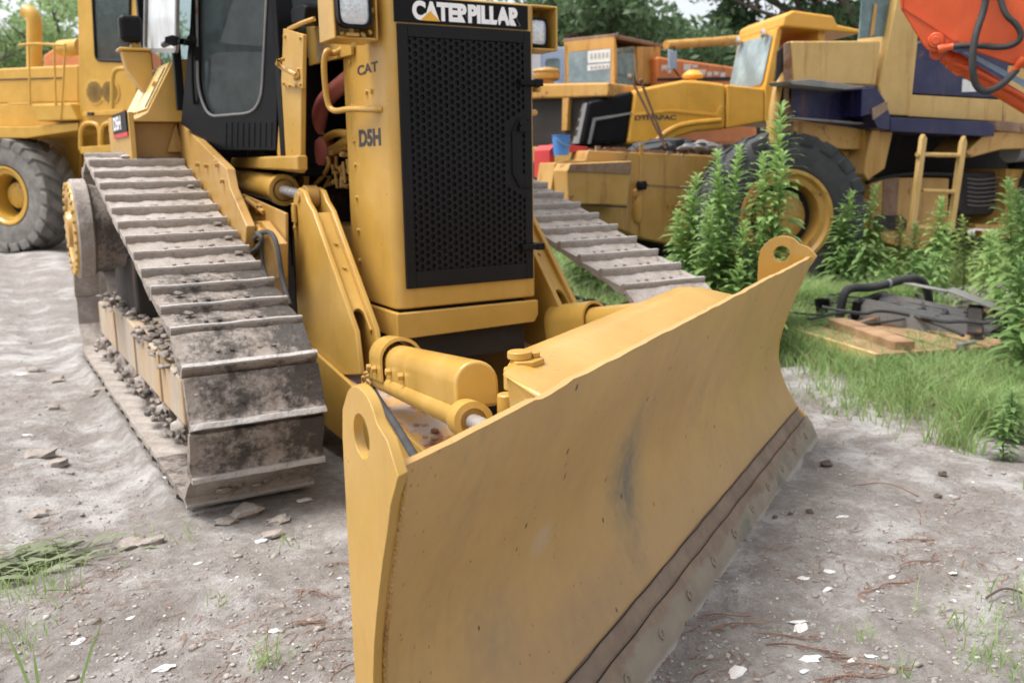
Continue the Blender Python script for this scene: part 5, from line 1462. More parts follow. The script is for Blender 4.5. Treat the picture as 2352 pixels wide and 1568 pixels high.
PO(MB().ext([OU(*p, .01) for p in ((1510, 180), (1740, 176), (1740, 186), (1510, 187))], -ON * .008), 'dark_stripe', DARK, hs_, smooth=0)
PO(MB().cyl(OU(1530, 104, .3), OU(1700, 92, .3), .075, n=16).cyl(OU(1655, 96, .3), OU(1700, 92, .3), .085, n=16), 'boom_pipe', ORANGE_RUST)
mb = MB().ext([OU(*p, .5) for p in ((1537, 114), (1556, 117), (1556, 158), (1539, 162))], -ON * .05)
PO(mb, 'mirror', BLUE_P, bevel=.02); PO(MB().tube([OU(1548, 117, .5), OU(1550, 104, .3)], .015, 6).tube([OU(1548, 160, .5), OU(1560, 175, .1)], .015, 6), 'mirror_arm', BLACK)
for sg in (0, -1.9): PO(MB().obox(Vector((OP.x + .3, OP.y + .6 - sg, OLc.z + .45)), (1, .1, 0), (-.1, 1, 0), (0, 0, 1), 3.6, .5, .9), 'crawler_track', MUDM, bevel=.3)

QP = UD(200, 130, 21); QLc = Vector((QP.x, QP.y, gzf(QP.x, QP.y)))
Q = thing('orange_excavator', 'orange excavator hood showing between the exhaust stack and cab of the left loader', 'excavator', QLc)
qn = -_fwd
def QU(px, py): return UP(px, py, QP, qn)
def PQ(mb, name, mat, parent=Q, **k): return mb.build(name, mat, parent, off=QLc, **k)
PQ(MB().ext([QU(*p) for p in ((98, 128), (140, 98), (178, 96), (236, 86), (262, 76), (300, 74), (300, 330), (98, 330))], _fwd * 2), 'house', MATS['orange_paint'], bevel=.05)
PQ(MB().ext([UP(*p, QP + qn * .02, qn) for p in ((236, 96), (300, 92), (300, 97), (236, 101))], -qn * .015), 'dark_stripe', DARK)
PQ(MB().ext([UP(*p, QP + qn * .3, qn) for p in ((262, 84), (285, 82), (285, 150), (266, 150))], -qn * .3), 'cab', BLACK, bevel=.05)
for sg in (0, 1.9): PQ(MB().obox(Vector((QP.x, QP.y + .5 + sg, QLc.z + .45)), (1, 0, 0), (0, 1, 0), (0, 0, 1), 3.6, .5, .9), 'crawler_track', MUDM, bevel=.3)

# ================================================================== WHEEL LOADER, LEFT
LN = Vector((-.78, -.625, 0)).normalized(); LX = Vector((-.625, .78, 0)).normalized()   # LX: towards its engine end
LP = Vector((-1.53, 10.72, 0)); LLc = Vector((LP.x, LP.y, gzf(LP.x, LP.y)))
LO = thing('wheel_loader', 'clean yellow wheel loader with dusty grey tyre at the left edge behind the dozer', 'wheel loader', LLc)
def LU(px, py, o=0): return UP(px, py, LP + LN * o, LN)
def PL(mb, name, mat, parent=LO, **k): return mb.build(name, mat, parent, off=LLc, **k)
wc = LU(12, 450, 0) - LN * .275
RT = max(.80, min(.86, wc.z - gzf(wc.x, wc.y) + .02))
wheel(LO, wc, LN, RT - .035, .55, RT * .47, TYRE_G, YEL_L, 22, .032, off=LLc, lw=.12, dish=.20, hub=.46)
wheel(LO, wc - LN * 1.9, -LN, RT - .035, .55, RT * .47, TYRE_G, YEL_L, 22, .032, off=LLc, lw=.12)
wheel(LO, wc - LX * 3.3, LN, RT - .035, .55, RT * .47, TYRE_G, YEL_L, 22, .032, off=LLc, lw=.12)
wheel(LO, wc - LX * 3.3 - LN * 1.9, -LN, RT - .035, .55, RT * .47, TYRE_G, YEL_L, 22, .032, off=LLc, lw=.12)
hl = PL(MB().ext([LU(*p, -.35) for p in ((-260, 170), (180, 149), (180, 236), (-260, 244))], -LN * 1.5), 'hood', YEL_L, bevel=.03, seg=3)
PL(MB().ext([LU(*p, -.34) for p in ((-260, 190), (142, 178), (142, 180.5), (-260, 193))], -LN * .01), 'hood_seam', DARK, hl, smooth=0)
PL(MB().ext([LU(*p, -.30) for p in ((-260, 244), (180, 236), (180, 290), (-260, 292))], -LN * 1.6), 'engine_side', YEL_L, bevel=.015)
PL(MB().ext([LU(*p, .0) for p in ((70, 241), (160, 238), (178, 276), (86, 279))], -LN * .35), 'fender_box', YEL_L, bevel=.02)
PL(MB().ext([LU(*p, -.05) for p in ((-260, 292), (80, 290), (178, 282), (180, 300), (110, 310), (60, 318), (-260, 316))], -LN * 1.9), 'fender', YEL_L, bevel=.015)
PL(MB().ext([LU(*p, -.92) for p in ((40, 300), (300, 290), (300, 480), (40, 470))], -LN * .7), 'rear_frame', YEL_L, bevel=.015)
PL(MB().ext([LU(*p, -.88) for p in ((80, 300), (176, 288), (186, 350), (180, 470), (168, 470), (150, 340))], -LN * .04), 'mud_guard', YEL_L, bevel=.02)
wn = [LU(*p, -.1) for p in ((211, -60), (300, -60), (299, 100), (292, 142), (221, 139))]
cb = PL(MB().ext([LU(*p, -.1) for p in ((176, -110), (334, -110), (334, 60), (322, 160), (300, 285), (182, 288), (180, 150))], -LN * .06, [rounded(wn, .08)]), 'cab', YEL_L, bevel=.015)
PL(MB().ext(wn, -LN * .01), 'window', GLASS, cb, smooth=0)
PL(MB().tube([p + LN * .003 for p in rounded(wn, .08)] + [rounded(wn, .08)[0] + LN * .003], .02, 6), 'window_seal', BLACK, cb)
PL(MB().ext([LU(*p, -1.6) for p in ((176, -110), (334, -110), (334, 60), (182, 150))], -LN * .06, [[LU(*p, -1.6) for p in ((200, -60), (310, -60), (310, 50), (215, 100))]]), 'cab_far_side', YEL_L, cb)
PL(MB().ext([LU(*p, -.1) for p in ((160, -120), (350, -120), (350, -105), (160, -105))], -LN * 1.6), 'cab_roof', YEL_L, cb, bevel=.03)
PL(MB().ext([LU(*p, -.2) for p in ((180, 150), (325, 155), (300, 285), (182, 288))], -LN * 1.3), 'cab_base', YEL_L, cb, bevel=.01)
for px in (218, 253):
    c = LU(px, 212, -.097)
    g = PL(MB().lathe(c, LN, [(-.01, .165), (.006, .165), (.008, .15), (.004, .02)], 30), 'round_grille', YEL_L, cb)
    mb = MB()
    for i in range(-6, 7):
        for j in range(-6, 7):
            u_, v_ = i * .024 + (j % 2) * .012, j * .021
            if u_ * u_ + v_ * v_ < .142 ** 2: mb.lathe(c + LX * u_ + Vector((0, 0, v_)), LN, [(.002, .0088), (.0095, .0088)], 6)
    PL(mb, 'grille_holes', DARK, g, smooth=0)
rail = PL(MB().tube([LU(44, 104, .0), LU(80, 101, .0), LU(150, 104, .0)], .018, 8), 'hand_rail', YEL_L)
for a_, b_ in (((66, 102), (69, 242)), ((124, 103), (128, 242)), ((150, 104), (140, 275))): PL(MB().tube([LU(*a_, .0), LU(*b_, .0)], .014, 8), 'hand_rail_post', YEL_L, rail)
PL(MB().tube([LU(20, 239, .0), LU(70, 238, .0)], .012, 6), 'hand_rail_post', YEL_L, rail)
PL(MB().tube(smooth_path([LU(79, 160, -.9), LU(79, 70, -.9), LU(79, 50, -.9), LU(74, 34, -.9), LU(60, 26, -.9)], 2), .105, 16), 'exhaust_stack', YEL_L)
PL(MB().cyl(LU(140, 112, -.5), LU(185, 108, -.5), .11, n=18), 'air_cleaner', YEL_L)
for pts_ in (((185, 345), (185, 296), (196, 283), (216, 283), (229, 292), (230, 340)), ((232, 340), (232, 296), (242, 283), (262, 283), (272, 292), (273, 335)), ((258, 250), (258, 170), (270, 158), (290, 158))):
    PL(MB().tube(smooth_path([LU(*p, .1) for p in pts_], 2), .028, 10), 'grab_rail', YEL_L)
PL(MB().ext([LU(*p, .15) for p in ((184, 338), (274, 332), (274, 348), (184, 354))], -LN * .5), 'step', YEL_L, bevel=.01)
PL(MB().ext([LU(*p, -.08) for p in ((196, 258), (290, 252), (290, 264), (196, 268))], LN * .05), 'door_sill', YEL_L, cb, bevel=.008)
PL(MB().ext([LU(*p, .0) for p in ((200, 258), (212, 258), (212, 266), (200, 266))], -LN * .05), 'hinge', DARK, cb)

# shed wall far left
SP = UD(30, 130, 34); SLc = Vector((SP.x, SP.y, gzf(SP.x, SP.y)))
S = thing('shed', 'low pale grey shed with dark roof edge seen past the exhaust stack at far left', 'shed', SLc)
MB().box((-9, 0, -.3), (3.0, 4, SP.z - SLc.z + .45)).build('wall', WALLP, S)
MB().box((-9.2, -.3, SP.z - SLc.z + .45), (3.2, 4.3, SP.z - SLc.z + .62)).build('roof', GREY, S)

# ================================================================== TREES
def leaf_cloud(rng, centers, radii, per, size, flat=.6):
    """quads: leaves spread through clumps"""
    n = len(centers) * per
    c = np.repeat(np.array(centers), per, 0); r = np.repeat(np.array(radii), per)
    d = rng.normal(size=(n, 3)); d /= np.linalg.norm(d, axis=1)[:, None]
    rad = r * (rng.rand(n) ** .45)
    p = c + d * rad[:, None] * np.array([1, 1, flat])
    a = rng.normal(size=(n, 3)); a /= np.linalg.norm(a, axis=1)[:, None]
    b = np.cross(a, rng.normal(size=(n, 3))); b /= np.linalg.norm(b, axis=1)[:, None]
    s = size * (.55 + .9 * rng.rand(n))[:, None]
    q = np.stack([p - a * s, p + b * s * .42, p + a * s, p - b * s * .42], 1).reshape(-1, 3)
    f = np.arange(n * 4).reshape(-1, 4)
    return q, f
def quad_obj(name, v, f, mat, parent=None):
    me = bpy.data.meshes.new(name); fast_mesh(me, np.asarray(v), np.asarray(f)); me.materials.append(mat)
    o = bpy.data.objects.new(name, me); col.objects.link(o)
    if parent: o.parent = parent
    return o
TREES = []
def make_tree(seed, h, mat, label, spread=3.2, per=120, nclump=62, leaf=.15):
    rng = np.random.RandomState(seed); rnd = random.Random(seed)
    t = thing('broadleaf_tree', label, 'tree', (0, 0, 0))
    mb = MB(); tips = []
    def limb(p, d, L, r, lv):
        P_ = [Vector(p)]
        for i in range(5):
            d = (d + Vector((rnd.uniform(-.18, .18), rnd.uniform(-.18, .18), rnd.uniform(-.05, .14)))).normalized()
            P_.append(P_[-1] + d * L / 5)
        mb.tube(P_, [r * (1 - .13 * i) for i in range(6)], 8 if lv < 2 else 5)
        if lv >= 3: tips.append(P_[-1]); tips.append(P_[3]); return
        for k in range(4 if lv else 5):
            a = rnd.uniform(0, 6.28); e = rnd.uniform(.25, .85)
            nd = (d * e + Vector((math.cos(a), math.sin(a), rnd.uniform(-.1, .5)))).normalized()
            limb(P_[rnd.randint(3, 5)], nd, L * rnd.uniform(.55, .75), r * .5, lv + 1)
    limb((0, 0, -.2), Vector((rnd.uniform(-.1, .1), 0, 1)), h * .36, h * .03, 0)
    mb.build('trunk', BARK, t)
    tips = [p for p in tips]; rnd.shuffle(tips)
    cs = [tuple(p) for p in tips[:nclump]]
    rs = [spread * rng.uniform(.16, .34) for _ in cs]
    v, f = leaf_cloud(rng, cs, rs, per, leaf)
    quad_obj('crown', v, f, mat, t)
    return t
protos = [make_tree(3, 9.5, LEAF_T, 'x', per=230, leaf=.105), make_tree(8, 8.0, LEAF_T, 'x', per=230, leaf=.105), make_tree(21, 9.0, LEAF_T2, 'x', per=110, leaf=.10, nclump=46)]
# (pixel column, distance, prototype, turn, size, label)
tspots = [(1300, 26, 1, .3, 1.25, 'dark bushy tree standing just right of the right headlight'),
          (1440, 40, 0, 1.2, .9, 'tall dark tree behind the cab of the rusty machine'),
          (1570, 38, 2, 2.2, .62, 'paler tree showing through the gap in the foliage above the mirror'),
          (1700, 27, 0, 3.1, .85, 'dense dark tree directly behind the roller windscreen'),
          (1850, 30, 1, 4.0, 1.25, 'dark tree rising above the roller roof'),
          (1975, 27, 0, 5.0, 1.4, 'dark tree between the roller roof and the old machine cab'),
          (2140, 33, 0, 1.9, 1.5, 'dark tree behind the cab of the old navy and yellow machine'),
          (2330, 30, 1, .9, 1.5, 'dark tree behind the red orange arm at far right'),
          (-60, 30, 2, 2.9, 1.0, 'light green tree cut by the left edge of the picture'),
          (50, 33, 2, .4, 1.1, 'light green tree behind the exhaust stack of the left loader'),
          (165, 31, 2, 4.4, 1.0, 'light green tree between exhaust stack and loader cab'),
          (290, 36, 2, 5.2, 1.05, 'light green tree seen through the window of the left loader'),
          (520, 38, 1, 2.5, 1.0, 'tree seen through the glass of the dozer door'),
          (1130, 34, 1, 5.6, 1.1, 'dark tree hidden mostly behind the radiator guard')]
usedp = set()
for px, dist, k, rz, scl, lab in tspots:
    p = UD(px, 400, dist); z = gzf(p.x, p.y)
    o = protos[k] if k not in usedp else copy_tree(protos[k]); usedp.add(k)
    o.location = (p.x, p.y, z); o.rotation_euler = (0, 0, rz); o.scale = (scl, scl, scl); o['label'] = lab; o['group'] = 'trees behind the machines'
# far hedge of undergrowth that reads as one mass
rng = np.random.RandomState(77)
cs = []; rs = []
for k in range(230):
    px = rng.uniform(-150, 2600); d_ = rng.uniform(33, 46)
    p = UD(px, 400, d_)
    if 1480 < px < 1680 and rng.rand() < .6: continue
    cs.append((p.x, p.y, gzf(p.x, p.y) + rng.uniform(.2, 2.6) * (.5 + .5 * math.sin(px * .013) ** 2))); rs.append(rng.uniform(.7, 1.5))
v, f = leaf_cloud(rng, cs, rs, 170, .12, .9)
tag(quad_obj('undergrowth', v, f, LEAF_T), kind='stuff')

# ================================================================== TALL WEEDS
def make_weed(seed, h, mat, lean=.0):
    rnd = random.Random(seed)
    t = thing('tall_weed', 'x', 'weed')
    mb = MB(); P_ = [Vector((0, 0, -.03))]; d = Vector((lean, 0, 1)).normalized()
    for i in range(8):
        d = (d + Vector((rnd.uniform(-.06, .06), rnd.uniform(-.06, .06), .02))).normalized(); P_.append(P_[-1] + d * h / 8)
    mb.tube(P_, [.009 * (1 - .09 * i) for i in range(9)], 6); mb.build('stem', LEAF_WD, t)
    v = []; f = []
    nl = int(105 * h)
    for k in range(nl):
        tt = .08 + .92 * (k / nl) ** .85
        i = min(7, int(tt * 8)); p = P_[i].lerp(P_[i + 1], tt * 8 - i)
        a = k * 2.39996 + rnd.uniform(-.3, .3)
        L = (.065 + .16 * math.sin(math.pi * min(1, tt * .95 + .03)) ** .8) * rnd.uniform(.75, 1.2)
        up_ = .15 + 1.0 * tt ** 4 + rnd.uniform(-.15, .2)
        dr = Vector((math.cos(a), math.sin(a), up_)).normalized(); sd = Vector((-math.sin(a), math.cos(a), 0))
        wv = L * .125
        m1 = p + dr * L * .45; m2 = p + dr * L * .8 - Vector((0, 0, L * .16)); e = p + dr * L - Vector((0, 0, L * .34))
        b = len(v)
        v += [p - sd * wv * .3, p + sd * wv * .3, m1 + sd * wv, m1 - sd * wv, m2 + sd * wv * .75, m2 - sd * wv * .75, e + sd * .001, e - sd * .001]
        f += [(b, b + 1, b + 2, b + 3), (b + 3, b + 2, b + 4, b + 5), (b + 5, b + 4, b + 6, b + 7)]
    quad_obj('leaves', np.array([tuple(p) for p in v]), np.array(f), mat, t)
    return t
LEAF_WY = leaf_mat('yellowing_weed_leaves', (0.20, 0.27, 0.06), (0.40, 0.46, 0.16), .4)
wprot = [make_weed(1, 1.55, LEAF_W), make_weed(2, 1.25, LEAF_W, .08), make_weed(3, .85, LEAF_W), make_weed(4, .6, LEAF_WD), make_weed(5, 1.0, LEAF_WD, -.06), make_weed(6, 1.1, LEAF_WY, .1), make_weed(7, 1.35, LEAF_WD, -.1)]
wused = set()
# (x, y, kind, scale, label, group)
WS = []
def wz(px, py, dist, k, sc_, lab, grp):
    p = UD(px, py, dist); WS.append((p.x, p.y, k, sc_, lab, grp))
L1, G1 = 'bright leafy weed stalk standing in front of the big bare black tyre', 'tall weeds in front of the big tyre'
for px, d_, k, s_ in ((1655, 7.4, 0, 1.08), (1673, 7.7, 0, 1.02), (1738, 7.3, 0, 1.05), (1778, 7.6, 0, 1.20), (1700, 7.5, 0, .95), (1757, 7.4, 0, .98), (1640, 7.1, 1, .95), (1715, 7.0, 1, .90), (1600, 7.6, 1, .95), (1566, 7.9, 1, 1.10), (1580, 7.8, 1, 1.05), (1760, 6.9, 2, .95), (1680, 6.8, 2, .95), (1625, 6.9, 2, .9), (1730, 7.6, 4, 1.0), (1590, 7.3, 4, .8), (1655, 7.6, 4, .95), (1700, 7.1, 2, 1.0), (1668, 7.0, 1, .85), (1745, 7.1, 1, .9), (1610, 7.2, 2, .9)):
    wz(px, 560, d_, k, s_, L1, G1)
L2, G2 = 'leafy weed growing behind the junk heap under the side ladder', 'weeds behind the junk heap'
for px, d_, k, s_ in ((1905, 8.2, 1, .85), (1985, 7.6, 1, .95), (1960, 8.0, 4, .9), (2020, 7.7, 2, .95), (2060, 8.3, 2, .9), (2110, 7.9, 4, .8), (2150, 7.3, 1, .82), (2175, 7.8, 2, .9), (2215, 7.5, 2, .95), (2090, 7.4, 3, .9), (2250, 7.9, 2, .85), (1925, 7.7, 3, 1.0), (2040, 7.2, 3, .9), (2130, 6.9, 3, 1.0)):
    wz(px, 600, d_ + 1.9, k, s_ * 1.12, L2, G2)
L3, G3 = 'leafy weed crowding in at the right edge of the picture', 'weeds at the right edge'
for px, d_, k, s_ in ((2330, 7.6, 1, 1.0), (2352, 7.2, 1, 1.05), (2375, 7.0, 0, .9), (2305, 7.9, 2, 1.1), (2340, 6.6, 4, .8), (2362, 6.2, 3, 1.0), (2390, 6.3, 2, .9), (2330, 6.9, 3, 1.0), (2420, 6.8, 1, 1.0), (2285, 8.4, 2, 1.1), (2345, 8.3, 1, .9), (2355, 4.9, 3, .55), (2340, 4.6, 3, .45)):
    wz(px, 640, d_, k, s_, L3, G3)
L4, G4 = 'low weed sprouting behind the far end of the blade', 'low weeds behind the blade'
for px, d_, k, s_ in ((1600, 6.5, 3, .9), (1640, 6.2, 3, .8), (1690, 6.0, 3, .9), (1560, 7.0, 3, .9), (1720, 6.3, 3, .85), (1480, 9.2, 3, 1.1), (1420, 9.8, 3, 1.2), (1370, 10.2, 3, 1.2), (1330, 10.6, 3, 1.1), (1540, 8.6, 3, 1.1)):
    wz(px, 600, d_, k, s_, L4, G4)
rw_ = random.Random(4)
for i_, (x, y, k, s_, lab, grp) in enumerate(WS):
    if k == 1 and i_ % 3 == 1: k, s_ = 6, s_ * .93
    if k == 2 and i_ % 2 == 1: k, s_ = 5, s_ * .8
    o = wprot[k] if k not in wused else copy_tree(wprot[k]); wused.add(k)
    o.location = (x, y, gzf(x, y)); o.rotation_euler = (rw_.gauss(0, .07), rw_.gauss(0, .07), rw_.uniform(0, 6.28)); s_ *= rw_.uniform(.93, 1.07); o.scale = (s_, s_, s_)
    o['label'] = lab; o['group'] = grp

# ================================================================== GRASS
def xb(y):
    return -.30 + np.interp(y, [-4, -1.9, -1.2, -.3, .44, 1.2, 2.5, 4], [1.95, 1.95, 2.02, 2.5, 2.86, 2.75, 1.9, 1.75])
def blades(rng, x, y, h, w_, bend):
    n = len(x); z = gz(x, y) - .005
    a = rng.rand(n) * 6.283; dx, dy = np.cos(a), np.sin(a)
    b = bend * h * (.3 + rng.rand(n)); ba = rng.rand(n) * 6.283
    bx, by = np.cos(ba) * b, np.sin(ba) * b
    p = np.stack([x, y, z], 1); s = np.stack([dx, dy, 0 * dx], 1) * (w_ / 2)[:, None]
    m = p + np.stack([bx * .3, by * .3, h * .6], 1); e = p + np.stack([bx, by, h * (1 - .25 * rng.rand(n))], 1)
    v = np.stack([p - s, p + s, m + s * .8, m - s * .8, e + s * .1, e - s * .1], 1).reshape(-1, 3)
    i = np.arange(n)[:, None] * 6
    f = np.concatenate([i + np.array([[0, 1, 2, 3]]), i + np.array([[3, 2, 4, 5]])], 0)
    return v, f
rng = np.random.RandomState(31)
X_ = []; Y_ = []
def scatter(n, x0, x1, y0, y1):
    x = rng.uniform(x0, x1, n); y = rng.uniform(y0, y1, n)
    e = x - xb(y) + (vnoise(x * 2.2, y * 2.2) - .5) * .7
    keep = (rng.rand(n) < np.clip(e / .95, 0, 1) ** 1.3) & ((vnoise(x * 1.4 + 3, y * 1.4) + vnoise(x * 5, y * 5) * .5) > .42 + .25 * (e < .3))
    jx, jy = x - 4.16, y - 1.74; ca, sa = math.cos(-1.855), math.sin(-1.855)
    u_ = jx * ca + jy * sa; w_ = -jx * sa + jy * ca
    keep &= ~((u_ > -.1) & (u_ < 1.4) & (w_ > -.05) & (w_ < 1.9) & (rng.rand(n) > .12))
    return x[keep], y[keep]
a = scatter(64000, 1.7, 5.5, -2.6, 3.0); b = scatter(30000, 1.7, 12, 2.5, 9)
x = np.concatenate([a[0], b[0]]); y = np.concatenate([a[1], b[1]])
dist = np.hypot(x + 2.2, y + 4.27)
hh = (.07 + .17 * vnoise(x * 1.9 + 8, y * 1.9) + .10 * rng.rand(len(x))) * np.clip((x - xb(y) + .15) / .9, .2, 1) * np.where(dist > 9, 1.5, 1)
ww = .005 + .0045 * rng.rand(len(x)) + np.clip(dist - 7, 0, 8) * .0022
v, f = blades(rng, x, y, hh, ww, .75)
tag(quad_obj('grass', v, f, GRASSM), kind='stuff')
sel = rng.rand(len(x)) < .24
v, f = blades(rng, x[sel] + .02, y[sel], hh[sel] * .9, ww[sel] * .8, 1.3)
tag(quad_obj('dry_grass', v, f, GRASSD), kind='stuff')
# sparse thin tufts in the open yard
xs, ys = [], []
for px, py, n, r0 in ((1560, 2e3, 0, 0), (2265, 1500, 26, .10), (2290, 1440, 30, .12), (2200, 1430, 12, .06), (2330, 1390, 40, .16), (2345, 1520, 40, .14), (2290, 1540, 22, .08), (2130, 1400, 10, .05), (500, 1390, 9, .03), (620, 1520, 22, .05), (600, 1525, 12, .04), (60, 1350, 50, .16), (20, 1380, 60, .16), (30, 1480, 44, .12), (110, 1330, 26, .10), (350, 1225, 8, .05), (670, 1250, 10, .06), (1990, 1470, 10, .04), (2060, 1540, 12, .05), (440, 1240, 8, .05)):
    if py > 1600: continue
    c = U(px, py, z=-.01)
    xs.append(c.x + rng.normal(size=n) * r0 * .6); ys.append(c.y + rng.normal(size=n) * r0 * .6)
x = np.concatenate(xs); y = np.concatenate(ys)
v, f = blades(rng, x, y, .03 + .09 * rng.rand(len(x)), .003 + .002 * rng.rand(len(x)), .9)
tag(quad_obj('grass_tufts', v, f, GRASSM), kind='stuff')
# long blades in the near left corner
for i, (px, py, tx, ty, lab) in enumerate(((70, 1570, 8, 1438, 'long green grass blade in the bottom left corner, leaning left'), (178, 1570, 238, 1418, 'long green grass blade in the bottom left corner, leaning right'), (90, 1585, 76, 1490, 'short green grass blade between two long ones at bottom left'))):
    b_ = U(px, py, z=0); b_.z = gzf(b_.x, b_.y) - .01
    n_ = Vector((b_.x - CAMP.x, b_.y - CAMP.y, 0)).normalized()
    t_ = UP(tx, ty, b_, n_); sd = Vector((n_.y, -n_.x, 0)) * .0045
    mid = b_.lerp(t_, .55) + Vector((0, 0, .012))
    mb = MB().add([b_ - sd, b_ + sd, mid + sd * .9, mid - sd * .9, t_ + sd * .1, t_ - sd * .1], [(0, 1, 2, 3), (3, 2, 4, 5)])
    o = mb.build('grass_blade', GRASSM, None); tag(o, lab, 'grass blade')

# ================================================================== HEAP OF PULLED WEEDS, left
hp = U(62, 1290, z=0); HPc = Vector((hp.x, hp.y, gzf(hp.x, hp.y)))
H = thing('weed_heap', 'flattened heap of wilted pulled weeds lying on the dirt at lower left', 'weed heap', HPc)
rnd = random.Random(12); v = []; f = []
mb = MB()
for k in range(190):
    a = rnd.uniform(-.5, .5) + (3.14 if rnd.random() < .35 else 0); p = Vector((rnd.gauss(0, .17) - .05, rnd.gauss(0, .09), rnd.uniform(.0, .07)))
    p.z = max(.004, p.z * math.exp(-(p.x ** 2 + p.y ** 2) * 12))
    L = rnd.uniform(.05, .15); d = Vector((math.cos(a), math.sin(a), rnd.uniform(-.15, .25))).normalized(); sd = Vector((-d.y, d.x, rnd.uniform(-.5, .5))).normalized() * L * rnd.uniform(.06, .14)
    b = len(v); m1 = p + d * L * .5 + Vector((0, 0, .012)); e = p + d * L
    v += [p - sd * .3, p + sd * .3, m1 + sd, m1 - sd, e + sd * .1, e - sd * .1]; f += [(b, b + 1, b + 2, b + 3), (b + 3, b + 2, b + 4, b + 5)]
tag(quad_obj('leaves', np.array([tuple(p) for p in v]), np.array(f), CUTW, H), kind='stuff')
for k in range(9):
    p = Vector((rnd.gauss(-.05, .12), rnd.gauss(0, .06), .03)); a = rnd.uniform(-.4, .4)
    mb.tube([p, p + Vector((math.cos(a), math.sin(a), .05)) * rnd.uniform(.12, .25)], .004, 6)
tag(mb.build('stems', CUTW, H), kind='stuff')

# ================================================================== JUNK: pallet, beam, oil cooler, hose
J0 = U(1818, 752, z=.17); J1 = U(2012, 812, z=.17)
jd = (J1 - J0); jl = jd.length; jd.normalize(); jn = Vector((-jd.y, jd.x, 0)); 
if jn.x < 0: jn = -jn
jg = gzf(J0.x, J0.y)
pal = thing('pallet', 'weathered wooden pallet board lying in the grass under the old oil cooler', 'pallet', (J0.x, J0.y, jg + .09), math.atan2(jd.y, jd.x))
mb = MB()
for k in range(4): mb.box((-.02, .02 + k * .30, .055), (jl, .26 + k * .30, .08))
build_each(mb, 'deck_board', WOOD, pal, bevel=.004)
MB().box((-.02, -.01, .0), (jl, .018, .085)).build('edge_board', PINE, pal, bevel=.004)
build_each(MB().box((.1, .02, 0), (.2, 1.15, .054)).box((jl - .2, .02, 0), (jl - .1, 1.15, .054)), 'bearer', WOOD, pal)
def jp(a, b, z): return Vector((J0.x, J0.y, jg)) + jd * a + jn * b + Vector((0, 0, z))
# rusty/wood block with pipe stub
o = thing('wood_beam', 'reddish squared timber lying along the pallet in front of the oil cooler', 'timber', jp(0, 0, 0))
q = [U(1925, 725, z=.25), U(2075, 775, z=.25)]
bd = (q[1] - q[0]).normalized(); bn = Vector((-bd.y, bd.x, 0))
MB().obox((q[0] + q[1]) / 2 - Vector((0, 0, .07)) - Vector((jp(0, 0, 0))), bd, bn, (0, 0, 1), (q[1] - q[0]).length * 1.05, .16, .10).build('beam', WOOD, o, bevel=.012)
def jthing(nm, lab, cat, base): return thing(nm, lab, cat, base)
pb = U(1886, 745, z=.09)
o = jthing('pipe_stub', 'short black rubber pipe stub standing upright on the pallet', 'pipe', pb)
MB().lathe((0, 0, 0), (0, 0, 1), [(0, .06), (.03, .062), (.04, .05), (.15, .05), (.16, .062), (.22, .062), (.22, .045), (.10, .043)], 20).build('pipe', BLACK, o)
cb0 = U(1960, 700, z=.32)
oc = thing('oil_cooler', 'old finned black oil cooler lying flat on the pallet among the weeds', 'oil cooler', cb0)
e1 = (U(2290, 770, z=.18) - cb0); e1n = e1.normalized(); e2 = Vector((-e1n.y, e1n.x, 0)); 
if e2.y < 0: e2 = -e2
mb = MB(); Lc = e1.length
for k in range(15):
    t = k / 14
    mb.obox(e1n * (Lc * .5) + e2 * (.02 + t * .62) + Vector((0, 0, -.04 + .03 * math.sin(t * 9))), e1n, e2, e1n.cross(e2), Lc * (.98 - .1 * random.random()), .005, .11)
mb.build('cooler_fins', GREY, oc)
MB().obox(e1n * (Lc * .5) + e2 * .33 + Vector((0, 0, -.10)), e1n, e2, e1n.cross(e2), Lc * .96, .62, .03).build('cooler_core', RUSTM, oc)
build_each(MB().obox(e1n * .02 + e2 * .33 - Vector((0, 0, .04)), e1n, e2, e1n.cross(e2), .06, .70, .16).obox(e1n * Lc + e2 * .33 - Vector((0, 0, .04)), e1n, e2, e1n.cross(e2), .10, .70, .14), 'header_tank', BLACK, oc, bevel=.012)
MB().obox(e1n * Lc * .42 + e2 * .70 + Vector((0, 0, .14)), e1n, e2, Vector((0, 0, 1)), .55, .10, .012).build('bent_bracket', GREY, oc, bevel=.003)
MB().obox(e1n * Lc * .86 + e2 * .62 + Vector((0, 0, .10)), (e1n + Vector((0, 0, -.2))).normalized(), e2, Vector((0, 0, 1)), .75, .22, .014).build('bent_sheet', GREY, oc, bevel=.003)
hb_ = U(1925, 752, z=.10)
o = thing('rubber_hose', 'thick black rubber hose arching over the oil cooler on the pallet', 'hose', hb_)
hn = Vector((_fwd.x, _fwd.y, 0)).normalized()
def HU(px, py, o_=0): return UP(px, py, hb_ + hn * o_, hn) - hb_
MB().tube(smooth_path([HU(1926, 756), HU(1930, 715), HU(1938, 672), HU(1956, 660, .05), HU(2000, 662, .1), HU(2060, 646, .2), HU(2105, 636, .3), HU(2128, 655, .35), HU(2136, 700, .4)], 3), .036, 14).build('hose', RUBBER, o)
MB().lathe(HU(2040, 652, .16), HU(2060, 648, .2) - HU(2040, 652, .16), [(-.012, .042), (.012, .042)], 14).build('hose_clamp', GREY, o)
MB().lathe((0, 0, -.02), (0, 0, 1), [(0, .07), (.02, .075), (.05, .06), (.06, .04)], 14).build('hose_foot', RUSTM, o)
o = thing('pipe_fitting', 'grey elbow pipe and flange lying beyond the oil cooler near the right edge', 'pipe fitting', U(2290, 760, z=.1))
